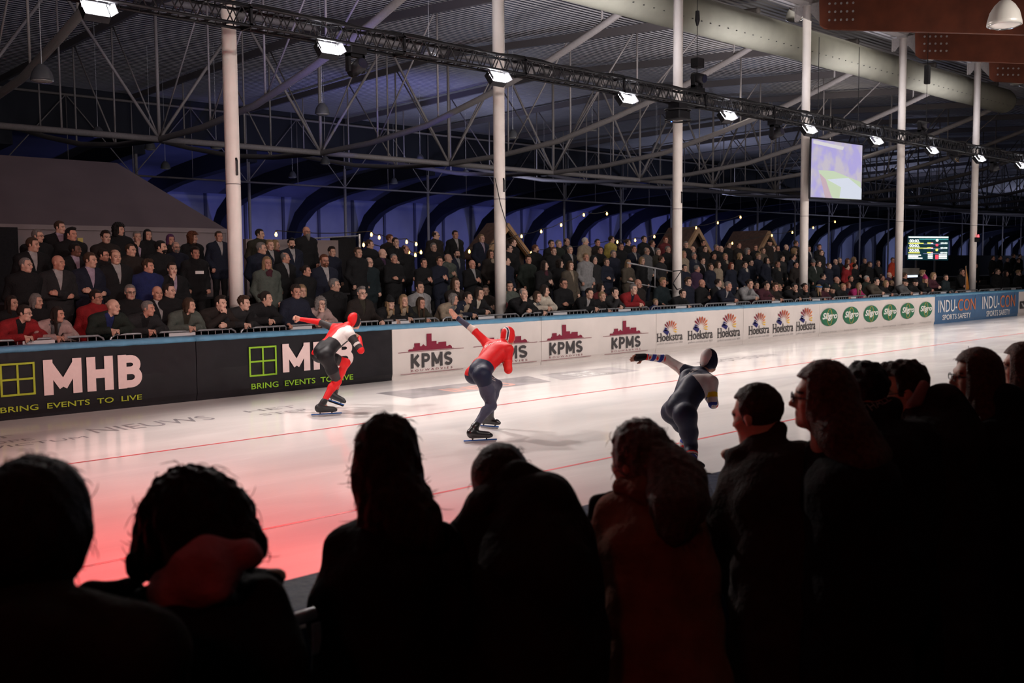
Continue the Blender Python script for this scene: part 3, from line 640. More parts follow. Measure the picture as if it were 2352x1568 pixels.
def kpms(g, xl, wd=1.18):
    x = xl-g.location.x
    z = {k: bx(944, v)[2] for k, v in dict(t=813, b=846, bt=849.5, bb=854, sk=806.5, ln=858.5).items()}
    s = wd/1.0
    block_text('lettering', 'KPMS', (x, -.047, z['b']), wd*1.0, z['t']-z['b'], (.27, .25, .33, .26), M_ink, g, .235)
    text('small_lettering', 'B O U W A D V I E S', (x, -.046, z['bb']), (1, 0, 0), (0, 0, 1), wd, z['bt']-z['bb'], M_maroon, g, .0, 0, 0)
    hh = bx(990, 767)[2]-z['sk']+.012
    sky = [(-.06, 0), (-.06, .05), (-.03, .12), (.10, .12), (.10, .22), (.14, .22), (.14, .46), (.32, .46), (.32, .26), (.37, .26), (.43, .38), (.49, .26), (.54, .26), (.54, 1.0), (.70, 1.0), (.70, .52), (.86, .52), (.86, .34), (.92, .34), (.92, .44), (1.18, .44), (1.18, .16), (1.22, .16), (1.3, .22), (1.36, .14), (1.38, .02), (1.44, .02), (1.44, 0)]
    k = wd*1.02/1.38
    mb = MB(); pts = [(x-.02+a*k, -.047, z['sk']+b*hh) for a, b in sky]
    # fan the skyline into vertical strips so that it stays a clean outline
    xsu = sorted(set(a for a, b in sky)); mb = MB()
    import itertools
    def top(u): 
        c = [(a, b) for a, b in sky]; best = 0
        for (a0, b0), (a1, b1) in zip(c[:-1], c[1:]):
            if a0 < a1 and a0 <= u <= a1: best = max(best, b0+(b1-b0)*(u-a0)/(a1-a0))
        return best
    e = 1e-4
    for a0, a1 in zip(xsu[:-1], xsu[1:]):
        mb.add([(x-.02+a0*k, -.047, z['sk']), (x-.02+a1*k, -.047, z['sk']), (x-.02+a1*k, -.047, z['sk']+top(a1-e)*hh), (x-.02+a0*k, -.047, z['sk']+top(a0+e)*hh)], [(0, 1, 2, 3)])
    mb.build('skyline_logo', M_maroon, g)
    MB().box((x-.30, -.0475, z['sk']-.018), (x+wd+.30, -.046, z['sk']-.010)).box((x-.25, -.0475, z['ln']), (x+wd+.28, -.046, z['ln']+.008)).build('rule_line', M_maroon, g)
wk = bx(1039, 840)[0]-bx(944, 845)[0]
kpms(gK1, bx(944, 840)[0], wk); kpms(gK1, bx(1113, 820)[0], bx(1211, 815)[0]-bx(1113, 815)[0]); kpms(gK2, bx(1262, 805)[0], bx(1338, 800)[0]-bx(1262, 800)[0]); kpms(gK2, bx(1405, 790)[0], bx(1471, 790)[0]-bx(1405, 790)[0])
def hoek(g, pl, pr, yt, yb):
    a = bx(pl, yt); b = bx(pr, yb); x = a[0]-g.location.x; wd = b[0]-a[0]; z0 = bx(pl, yb)[2]; hg = a[2]-z0
    text('lettering', 'Hoekstra', (x, -.046, z0), (1, 0, 0), (0, 0, 1), wd, hg, M_ink, g, .012, 0, 0)
    # slab serifs of the H
    mb = MB()
    for u in (.0, .115):
        for v in (0, .93): mb.box((x+wd*(u-.02), -.0475, z0+hg*v), (x+wd*(u+.05), -.046, z0+hg*(v+.07)))
    mb.build('letter_serifs', M_ink, g)
    text('small_lettering', 'grafisch specialist sinds 1859', (x+wd*.0, -.046, z0-hg*.42), (1, 0, 0), (0, 0, 1), wd*1.0, hg*.26, M_greyp, g, 0, 0, 0)
    cx = x+wd*.52; cz = z0+hg*1.28; R1 = hg*.35; R2 = hg*1.25; asp = 1.5
    nray = 11
    for i in range(nray):
        t = math.radians(178-i*19.5); dt = math.radians(5.5)
        col = [M_navyp, M_navyp, M_maroon, M_maroon, M_redp, M_redp, M_redp, M_orange, M_orange, M_yelp, M_yelp][i]
        rr_ = R2*(1.0 if 1 < i < 8 else .8)
        q = [(cx+R1*asp*math.cos(t)*.8, cz+R1*math.sin(t)*.8), (cx+rr_*asp*.85*math.cos(t-dt)*.85, cz+rr_*math.sin(t-dt)*.85), (cx+rr_*asp*.85*math.cos(t), cz+rr_*math.sin(t)), (cx+rr_*asp*.85*math.cos(t+dt)*.85, cz+rr_*math.sin(t+dt)*.85)]
        poly(g, 'sunray_logo', q, col)
    poly(g, 'book_logo', [(cx-R2*1.2, cz-.02), (cx-R2*.9, cz+.06), (cx-R2*.25, cz-.03), (cx-R2*.5, cz-.12)], M_navyp)
hoek(gH1, 1510, 1568, 766, 785); hoek(gH1, 1581, 1637, 760, 781); hoek(gH1, 1649, 1700, 754, 776)
hoek(gH2, 1721, 1767, 749, 769); hoek(gH2, 1776, 1822, 744, 765); hoek(gH2, 1830, 1873, 739, 760)
M_green2 = M_green
for cx_, w_ in [(1905, 39), (1955, 36), (2001, 34), (2043.5, 33), (2085, 32), (2126.5, 30)]:
    yb_ = 727+(1905-cx_)*.079
    a = bx(cx_-w_/2, yb_); b = bx(cx_+w_/2, yb_); c = (a+b)/2; ccx = bx(cx_, yb_)[0]-gS.location.x
    ra = (b[0]-a[0])/2; rz = (bx(1905, 707.5)[2]-bx(1905, 748.5)[2])/2; cz = bx(1905, 728)[2]
    MB().add([(ccx+ra*math.cos(t), -.047, cz+rz*math.sin(t)) for t in np.linspace(0, 2*PI, 32, endpoint=False)], [tuple(range(32))]).build('oval_logo', M_green, gS)
    MB().tube([(ccx+.28*ra*math.cos(t)+.02, -.0475, cz+rz*.9*math.sin(t)) for t in np.linspace(0, 2*PI, 20, endpoint=False)], .010, 4, closed=True).build('gold_loop', M_gold, gS)
    text('lettering', 'Sligro', (ccx-ra*.82, -.052, cz-rz*.42), (1, 0, 0), (0, 0, 1), ra*1.75, rz*.92, M_white, gS, .03, .25, 0)
    text('small_lettering', 'Genieten in gezelschap', (ccx-ra*.9, -.047, cz-rz*1.75), (1, 0, 0), (0, 0, 1), ra*1.8, rz*.2, M_greyp, gS, 0, .2, 0)
for g_, (l, mid, r_, yt, yb_), (sl, sr, st, sb) in [(gI1, (2156, 2199, 2241, 690, 718), (2165, 2230, 723, 735)), (gI2, (2257, 2296, 2332, 681, 710), (2266, 2320, 714, 727))]:
    z1 = bx(l, yt)[2]; z0 = bx(l, yb_)[2]
    text('lettering', 'INDU-', (bx(l, yt)[0]-g_.location.x, -.046, z0), (1, 0, 0), (0, 0, 1), bx(mid, yt)[0]-bx(l, yt)[0], z1-z0, M_white, g_, .0, 0, 0)
    text('lettering', 'CON', (bx(mid+2, yt)[0]-g_.location.x, -.046, z0), (1, 0, 0), (0, 0, 1), bx(r_, yt)[0]-bx(mid+2, yt)[0], z1-z0, M_orange, g_, .0, 0, 0)
    zs1 = bx(sl, st)[2]; zs0 = bx(sl, sb)[2]
    text('small_lettering', 'SPORTS SAFETY', (bx(sl, st)[0]-g_.location.x, -.046, zs0), (1, 0, 0), (0, 0, 1), bx(sr, st)[0]-bx(sl, st)[0], zs1-zs0, M_white, g_, .01, 0, 0)
a = bx(2343, 692); b = bx(2343, 709)
MB().box((a[0]-gV.location.x, -.049, b[2]), (a[0]-gV.location.x+3, -.046, a[2])).build('dark_box', M_ink, gV)
text('lettering', 'VISKO', (a[0]-gV.location.x+.15, -.052, b[2]+.05), (1, 0, 0), (0, 0, 1), 1.6, (a[2]-b[2])*.6, M_white, gV, .02, 0, 0)
# blue cap rolls
for x0, x1, lab in [(-6, XS[1], 'glossy blue padded barrier cap above the left MHB board'), (XS[1], XS[3], 'glossy blue padded barrier cap behind the first two skaters'), (XS[3], XS[5], 'glossy blue padded barrier cap above KPMS and Hoekstra boards'), (XS[5], XS[7], 'glossy blue padded barrier cap above the green logos'), (XS[7], 52, 'glossy blue padded barrier cap above the INDU-CON boards')]:
    mb = MB(); seg = 14; n = max(4, int((x1-x0)/.2)); vs_ = []
    for i in range(n+1):
        x = x0+.005+(x1-x0-.01)*i/n; dr = .003*math.sin(x*17)+.002*math.sin(x*41)
        for k in range(seg):
            t = 2*PI*k/seg; c_, s_ = math.cos(t), math.sin(t)
            vs_.append((x, YB+.10+(.155+dr)*math.copysign(abs(c_)**.6, c_), .995+(.052+dr)*math.copysign(abs(s_)**.7, s_)))
    fs = [(i*seg+k, i*seg+(k+1) % seg, (i+1)*seg+(k+1) % seg, (i+1)*seg+k) for i in range(n) for k in range(seg)]+[tuple(range(seg)), tuple(n*seg+k for k in range(seg-1, -1, -1))]
    tag(mb.add(vs_, fs).build('barrier_padding', M_cap, smooth=True), lab, 'barrier padding')
# near barrier
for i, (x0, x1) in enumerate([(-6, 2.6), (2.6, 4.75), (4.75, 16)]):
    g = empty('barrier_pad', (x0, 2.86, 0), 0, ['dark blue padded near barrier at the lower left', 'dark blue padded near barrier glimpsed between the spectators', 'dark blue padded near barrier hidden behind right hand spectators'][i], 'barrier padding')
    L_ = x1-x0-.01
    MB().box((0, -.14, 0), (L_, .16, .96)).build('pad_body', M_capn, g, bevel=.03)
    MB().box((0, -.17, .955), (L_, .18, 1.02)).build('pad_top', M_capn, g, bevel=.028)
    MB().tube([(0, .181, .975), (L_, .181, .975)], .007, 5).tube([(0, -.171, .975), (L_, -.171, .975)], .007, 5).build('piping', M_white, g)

# ice markings
def flat(name, pts, m, label, cat, z=.0015):
    return tag(MB().add([(x, y, z) for x, y in pts], [tuple(range(len(pts)))]).build(name, m), label, cat)
M_line = mat('red_ice_paint', (.62, .05, .06), .35, noise=.3, nscale=4)
M_iceg = mat('grey_ice_paint', (.36, .34, .35), .2, noise=.25, nscale=2)
M_iceg2 = mat('pale_grey_ice_paint', (.50, .48, .48), .2, noise=.25, nscale=2)
M_iceo = mat('faded_orange_ice_paint', (.72, .40, .34), .2, noise=.2, nscale=3)
flat('lane_line', [(-20, 11.105), (60, 11.105), (60, 11.15), (-20, 11.15)], M_line, 'thin red lane line in the ice nearer the far boards', 'line')
flat('lane_line', [(-20, 7.125), (60, 7.125), (60, 7.17), (-20, 7.17)], M_line, 'thin red lane line in the ice nearer the spectators', 'line')
a = P(948, 915, Z=0); b = P(862, 903, Z=0); c = P(1400, 843, Z=0); d = P(1470, 851, Z=0)
flat('ice_logo', [(b[0], b[1]), (a[0], a[1]), (a[0]+3.2, a[1]), (b[0]+3.6, b[1])], M_iceg, 'grey logo block with orange letters frozen into the ice behind second skater', 'ice marking')
t_ = text('ice_lettering', 'INDU', (a[0]+1.0, a[1]+.1, .003), (1, 0, 0), (0, 1, 0), 1.5, (b[1]-a[1])*.5, M_iceo, None, .04, 0, 0); tag(t_, 'faded orange letters inside the grey ice logo', 'ice marking')
flat('ice_logo', [(a[0]+3.9, b[1]), (a[0]+3.5, a[1]), (d[0], d[1]), (c[0], c[1])], M_iceg2, 'long pale grey logo strip frozen into ice right of second skater', 'ice marking')
t_ = text('ice_lettering', 'SPORTS SAFETY', (a[0]+4.2, a[1]+.15, .003), (1, 0, 0), (0, 1, 0), (d[0]-a[0]-5), (b[1]-a[1])*.6, M_white, None, .02, 0, 0); tag(t_, 'faint white letters inside the long grey ice strip', 'ice marking')
def icetext(s, x0, y0, x1, y1, lab, hgt=None):
    a = P(x0, y0, Z=0); b = P(x1, y1, Z=0)
    t_ = text('ice_lettering', s, (a[0], min(a[1], b[1]), .002), (1, 0, 0), (0, 1, 0), b[0]-a[0], abs(b[1]-a[1]) if hgt is None else hgt, M_iceg, None, .0, 0, 0); tag(t_, lab, 'ice marking')
icetext('NIEUWS', 215, 992, 500, 962, 'grey writing frozen into the ice below the left MHB board', .45)
icetext('HET', 560, 945, 690, 934, 'grey writing frozen into ice near first skater, upper line', .22); icetext('STER', 600, 953, 720, 941, 'grey writing frozen into ice near first skater, lower line', .2)
icetext('T', -20, 1008, 40, 1003, 'grey letter frozen into the ice at left picture edge', .2); icetext('OPE', -30, 1019, 80, 1010, 'grey writing frozen into the ice at left edge, middle line', .2); icetext('VICTUM', -20, 1032, 205, 1005, 'grey writing frozen into the ice at left edge, bottom line', .18)
icetext('ELFSTEDEN', 1620, 834, 1790, 815, 'faint grey writing frozen into the ice right of third skater', .35)

# crowd barriers behind the far boards
def fence():
    g = empty('crowd_barrier', (0, 15.47, 0)); L_ = 2.15
    MB().tube([(.0, 0, .08), (.0, 0, .98), (.03, 0, 1.06), (.10, 0, 1.10), (L_-.10, 0, 1.10), (L_-.03, 0, 1.06), (L_, 0, .98), (L_, 0, .08)], .019, 8).build('frame', M_galv, g, smooth=True)
    for i in range(16):
        x = .13+i*(L_-.26)/15
        MB().tube([(x, 0, .2), (x, 0, 1.09)], .007, 6, caps=False).build('bar', M_galv, g)
    MB().tube([(.0, 0, .2), (L_, 0, .2)], .014, 6).build('lower_rail', M_galv, g)
    MB().box((.95, -.03, .99), (1.4, -.022, 1.08)).build('name_plate', mat('white_plate', (.6, .6, .62), .4), g)
    MB().box((.1, -.22, -.0), (.16, .2, .04)).box((L_-.16, -.22, 0), (L_-.1, .2, .04)).build('foot', M_galv, g)
    return g
f0 = fence()
for k in range(19):
    g = f0 if k == 0 else copy_tree(f0)
    g.location = (1.6+2.22*k, 15.47, 0)
    tag(g, 'galvanised steel crowd barrier behind the far boards, %s from the left' % ordn[k], 'crowd barrier', 'crowd barriers behind the far boards')
# terrace steps behind
FLO = [0, 0, .50, .85, 1.10, 1.30, 1.50]
ROWY = [15.66, 16.42, 17.05, 17.70, 18.35, 19.0, 19.65]
g = empty('standing_terrace', (-8, 16.7, 0), 0, 'dark stepped standing terrace under the far crowd', 'terrace')
for r_ in range(2, 7):
    MB().box((0, ROWY[r_]-.36-16.7, 0), (64, (ROWY[r_]+.29 if r_ < 6 else ROWY[r_]+1.2)-16.7, FLO[r_]-.003)).build('step', M_floor, g)

# small things around the columns
q = P(2247, 546, Y=16.1); g = empty('warning_beacon', q, 0, 'small red beacon lamp fixed to the sixth column', 'beacon')
MB().box((-.07, -.05, -.16), (.05, .12, .02)).build('beacon_box', M_black, g, bevel=.01)
MB().lathe([(0, .12), (.03, .10), (.04, .03), (.04, 0)], (-.0, 0, .02), 12).build('red_lens', mat('lit_red_lens', (.4, .02, .02), .3, emit=(1, .1, .12), estr=2.2), g, smooth=True)
a = P(2066, 616, Y=20.5); b = P(2112, 616, Y=20.5)
g = empty('white_counter', ((a[0]+b[0])/2, 20.5, 0), 0, 'pale counter with a bright screen below the scoreboard', 'counter')
hw = (b[0]-a[0])/2
MB().box((-hw, 0, a[2]-.30), (hw, .5, a[2])).build('counter_top', mat('pale_laminate', (.40, .36, .32), .6), g)
MB().box((-hw*.6, -.02, a[2]-.95), (hw*.8, 0, a[2]-.32)).build('bright_screen', mat('lit_white_screen', (.3, .3, .3), .5, emit=(.75, .85, 1), estr=1.2), g)
for s_ in (-1, 1): MB().box((s_*hw*.9-.04, .1, 0), (s_*hw*.9+.04, .4, a[2]-.3)).build('leg', M_steel, g)
q = P(2230, 662, Y=15.7); g = empty('orange_pennant', (q[0]-.25, 15.75, 1.0), 0, 'folded orange pennant standing at the foot of the sixth column', 'pennant')
MB().add([(-.12, 0, 1.0), (.35, .05, .15), (.1, .02, .0), (-.08, 0, .1), (-.12, .03, 1.0), (.35, .08, .15), (.1, .05, .0), (-.08, .03, .1)], [(0, 1, 2, 3), (7, 6, 5, 4), (0, 4, 5, 1), (1, 5, 6, 2), (2, 6, 7, 3), (3, 7, 4, 0)]).build('cloth', mat('orange_cloth', (.45, .16, .02), .8), g)
MB().tube([(-.1, 0, -1.0), (-.12, 0, 1.02)], .012, 6).build('stick', M_steel, g)
pa = P(1440, 603, Y=16.9); pb = P(1546, 624, Y=16.5)
g = empty('hand_rail', pb, 0, 'thin steel hand rail running to the third column', 'rail')
MB().tube([pa-pb, (0, 0, 0)], .02, 8).build('top_rail', M_galv, g); MB().tube([pa-pb+np.array((0, 0, -.5)), np.array((0, 0, -.5))], .015, 8).build('mid_rail', M_galv, g)
MB().tube([(pa-pb)*.4, (pa-pb)*.4+np.array((0, 0, -1.0))], .015, 8).build('post', M_galv, g)
q = P(1548, 640, Y=16.1); g = empty('column_bracket', q, 0, 'black tubular bracket strapped around the third column', 'bracket')
MB().tube([(-.1, -.06, .2), (.22, -.08, .22), (.24, -.08, -.25), (.05, -.06, -.28), (-.12, -.06, -.12)], .018, 8).tube([(-.12, -.06, -.12), (.22, -.08, .22)], .012, 6).build('frame', M_black, g)
tag(MB().tube([P(1137, 478-70, Y=16.15), P(1150, 470, Y=16.1), P(1165, 520, Y=16.12), P(1215, 585, Y=16.2)], .010, 6).build('slack_cable', M_wire), 'slack dark cable hanging down from the second column', 'cable')

# ================================================================ figures
# A figure is one smooth-blended surface grown from round cones and ellipsoids and meshed on a regular grid.
def V3(*a): return np.array(a, float)
def cone(a, b, ra, rb=None, k=.03, lab=0): return ('c', np.array(a, float), np.array(b, float), ra, ra if rb is None else rb, k, lab)
def ell(c, r, R=None, k=.03, lab=0): return ('e', np.array(c, float), np.array(r, float), np.eye(3) if R is None else R, None, k, lab)
def sub(p): return ('-',)+p
def _prim(p, X, Y, Z):
    if p[0] == 'c':
        a, b, ra, rb = p[1:5]; ab = b-a; L = max(float(ab@ab), 1e-9)
        t = np.clip(((X-a[0])*ab[0]+(Y-a[1])*ab[1]+(Z-a[2])*ab[2])/L, 0, 1)
        return np.sqrt((X-a[0]-ab[0]*t)**2+(Y-a[1]-ab[1]*t)**2+(Z-a[2]-ab[2]*t)**2)-(ra+(rb-ra)*t)
    c, r, R = p[1:4]
    dx, dy, dz_ = X-c[0], Y-c[1], Z-c[2]
    q = [(R[0, i]*dx+R[1, i]*dy+R[2, i]*dz_) for i in range(3)]
    k0 = np.sqrt(sum((q[i]/r[i])**2 for i in range(3))); k1 = np.sqrt(sum((q[i]/r[i]**2)**2 for i in range(3)))
    return k0*(k0-1)/np.maximum(k1, 1e-6)
def _box(p):
    if p[0] == 'c': m = max(p[3], p[4]); return np.minimum(p[1], p[2])-m, np.maximum(p[1], p[2])+m
    e = np.sqrt((p[3]**2)@(p[2]**2)); return p[1]-e, p[1]+e
def sdf_mesh(prims, h, extra=None, pad=.03):
    adds = [p for p in prims if p[0] != '-']
    lo = np.min([_box(p)[0] for p in adds], 0)-pad; hi = np.max([_box(p)[1] for p in adds], 0)+pad
    n = np.ceil((hi-lo)/h).astype(int)+1
    ax = [lo[i]+h*np.arange(n[i]) for i in range(3)]
    D = np.full(tuple(n), 1.0, np.float32)
    for p in prims:
        neg = p[0] == '-'; q = p[1:] if neg else p; k = q[5]; b0, b1 = _box(q); m = k*1.2+2*h
        i0 = np.maximum(np.floor((b0-m-lo)/h).astype(int), 0); i1 = np.minimum(np.ceil((b1+m-lo)/h).astype(int)+1, n)
        if (i1 <= i0).any(): continue
        X = ax[0][i0[0]:i1[0], None, None]; Y = ax[1][None, i0[1]:i1[1], None]; Z = ax[2][None, None, i0[2]:i1[2]]
        d = _prim(q, X, Y, Z).astype(np.float32); sl = tuple(slice(i0[j], i1[j]) for j in range(3)); o = D[sl]
        if neg:
            hh = np.clip(.5-.5*(o+d)/k, 0, 1); D[sl] = o*(1-hh)+(-d)*hh+k*hh*(1-hh)
        else:
            hh = np.clip(.5+.5*(o-d)/k, 0, 1); D[sl] = o*(1-hh)+d*hh-k*hh*(1-hh)
    if extra is not None: D = extra(D, ax[0][:, None, None], ax[1][None, :, None], ax[2][None, None, :]).astype(np.float32)
    D[0] = D[-1] = 1; D[:, 0] = D[:, -1] = 1; D[:, :, 0] = D[:, :, -1] = 1
    S = D < 0; nx, ny, nz = (s-1 for s in S.shape)
    cs = np.zeros((nx, ny, nz), np.int8)
    offs = [(i, j, k) for i in (0, 1) for j in (0, 1) for k in (0, 1)]
    for i, j, k in offs: cs += S[i:i+nx, j:j+ny, k:k+nz]
    I = np.argwhere((cs > 0) & (cs < 8)); idx = np.full((nx, ny, nz), -1, np.int32); idx[tuple(I.T)] = np.arange(len(I))
    C8 = {o: D[I[:, 0]+o[0], I[:, 1]+o[1], I[:, 2]+o[2]] for o in offs}
    acc = np.zeros((len(I), 3)); cnt = np.zeros(len(I))
    for o in offs:
        for a in range(3):
            if o[a] == 0:
                o2 = list(o); o2[a] = 1; d0 = C8[o]; d1 = C8[tuple(o2)]; m = (d0 < 0) != (d1 < 0)
                t = np.where(m, d0/np.where(m, d0-d1, 1), 0); pt = np.tile(np.array(o, float), (len(I), 1)); pt[:, a] += t
                acc += pt*m[:, None]; cnt += m
    V = lo+h*(I+acc/np.maximum(cnt, 1)[:, None]); F = []
    for a in range(3):
        b, c = (a+1) % 3, (a+2) % 3
        sa = [slice(None)]*3; sb = [slice(None)]*3; sa[a] = slice(0, -1); sb[a] = slice(1, None)
        A0 = S[tuple(sa)]; A1 = S[tuple(sb)]; E = np.argwhere(A0 != A1)
        E = E[(E[:, b] > 0) & (E[:, c] > 0) & (E[:, b] < S.shape[b]-1) & (E[:, c] < S.shape[c]-1)]
        fl = A0[tuple(E.T)]
        def g(db, dc):
            e = E.copy(); e[:, b] -= db; e[:, c] -= dc; return idx[tuple(e.T)]
        q = np.stack([g(1, 1), g(0, 1), g(0, 0), g(1, 0)], 1); q[~fl] = q[~fl][:, ::-1]; F.append(q)
    F = np.concatenate(F); F = F[(F >= 0).all(1)]
    return V, F
def mesh_np(name, V, F, mats=(), mi=None, smooth=True):
    me = bpy.data.meshes.new(name); me.vertices.add(len(V)); me.vertices.foreach_set('co', np.asarray(V, np.float32).ravel())
    me.loops.add(F.size); me.loops.foreach_set('vertex_index', F.ravel().astype(np.int32))
    me.polygons.add(len(F)); me.polygons.foreach_set('loop_start', np.arange(0, F.size, 4, dtype=np.int32)); me.polygons.foreach_set('loop_total', np.full(len(F), 4, np.int32))
    me.polygons.foreach_set('use_smooth', np.ones(len(F), bool))
    for m in mats: me.materials.append(m)
    if mi is not None: me.polygons.foreach_set('material_index', np.asarray(mi, np.int32))
    me.update(calc_edges=True); return me
def objm(name, me, parent=None):
    o = bpy.data.objects.new(name, me); COL.objects.link(o)
    if parent: o.parent = parent
    return o
def fcent(V, F): return V[F].mean(1)
def nearest(prims, Pts):
    "index of nearest additive primitive and its parameter along the bone"
    best = np.full(len(Pts), 9e9); who = np.zeros(len(Pts), int); tt = np.zeros(len(Pts))
    for i, p in enumerate(prims):
        if p[0] == '-': continue
        d = _prim(p, Pts[:, 0], Pts[:, 1], Pts[:, 2]); m = d < best; best[m] = d[m]; who[m] = p[6]
        if p[0] == 'c':
            a, b = p[1], p[2]; ab = b-a; t = np.clip((Pts-a)@ab/max(ab@ab, 1e-9), 0, 1); tt[m] = t[m]
    return who, tt
def rotm(yaw=0, pitch=0, roll=0):
    "head frame: columns right, forward, up; yaw left positive, pitch up positive"
    return np.array(Matrix.Rotation(yaw, 3, 'Z') @ Matrix.Rotation(pitch, 3, 'X') @ Matrix.Rotation(roll, 3, 'Y'))
def head(c, R, s=1., lab=1, neck=None, nr=.054):
    c = np.array(c, float); w = lambda x, y, z: c+R@(np.array([x, y, z])*s)
    p = [ell(w(0, -.012, .035), np.array([.076, .096, .090])*s, R, .03, lab), ell(w(0, .022, -.045), np.array([.057, .066, .066])*s, R, .035, lab),
         cone(w(-.03, .045, -.075), w(.03, .045, -.075), .024*s, None, .03, lab), cone(w(0, .07, -.092), w(0, .072, -.088), .018*s, None, .02, lab),
         cone(w(-.035, .078, .030), w(.035, .078, .030), .014*s, None, .02, lab)]
    for sx in (-1, 1): p.append(ell(w(.040*sx, .058, -.018), np.array([.024, .026, .026])*s, R, .02, lab))
    for sx in (-1, 1): p.append(sub(ell(w(.031*sx, .100, .008), np.array([.020, .018, .013])*s, R, .012, lab)))
    for sx in (-1, 1): p.append(ell(w(.031*sx, .078, .008), np.array([.013, .013, .011])*s, R, .004, lab))
    p += [cone(w(0, .088, .018), w(0, .108, -.020), .009*s, .0125*s, .012, lab), cone(w(-.012, .094, -.026), w(.012, .094, -.026), .010*s, None, .008, lab),
          cone(w(-.018, .084, -.049), w(.018, .084, -.049), .0075*s, None, .006, lab), cone(w(-.014, .083, -.061), w(.014, .083, -.061), .0085*s, None, .006, lab)]
    for sx in (-1, 1): p.append(ell(w(.079*sx, -.008, .000), np.array([.011, .019, .031])*s, R, .010, lab))
    if neck is not None: p.append(cone(w(0, -.022, -.06), neck, nr*s, nr*1.12*s, .03, lab))
    return p
def hand(wr, d, n, side=1, curl=.5, s=1., lab=2, thumb=1):
    "wrist, finger direction d, palm normal n (palm faces n), side: direction of the thumb = side * d x n"
    wr = np.array(wr, float); d = _n(np.array(d, float)); n = np.array(n, float); n = _n(n-(n@d)*d); u = np.cross(d, n)*side
    p = [cone(wr, wr+d*.03*s, .024*s, .028*s, .02, lab)]
    for i, (o, L, bk) in enumerate([(.029, .068, .0), (.010, .078, .004), (-.010, .072, .002), (-.028, .056, -.006)]):
        b = wr+d*(.088+bk)*s+u*o*s
        p.append(cone(wr+d*.02*s+u*o*.6*s, b, .0155*s, .0125*s, .014, lab))
        a1 = curl*1.2; d1 = d*math.cos(a1)+n*math.sin(a1); k1 = b+d1*L*.5*s
        a2 = curl*2.6; d2 = d*math.cos(a2)+n*math.sin(a2); k2 = k1+d2*L*.5*s
        p += [cone(b, k1, .0105*s, .0095*s, .006, lab), cone(k1, k2, .0095*s, .008*s, .006, lab)]
    t0 = wr+d*.025*s+u*.022*s; t1 = t0+(d*.55+u*.75+n*.3)*.042*s; t2 = t1+(d*.85+u*.1+n*(.2+curl*.5))*.036*s
    p += [cone(t0, t1, .016*s, .013*s, .012, lab), cone(t1, t2, .0125*s, .009*s, .006, lab)]
    return p

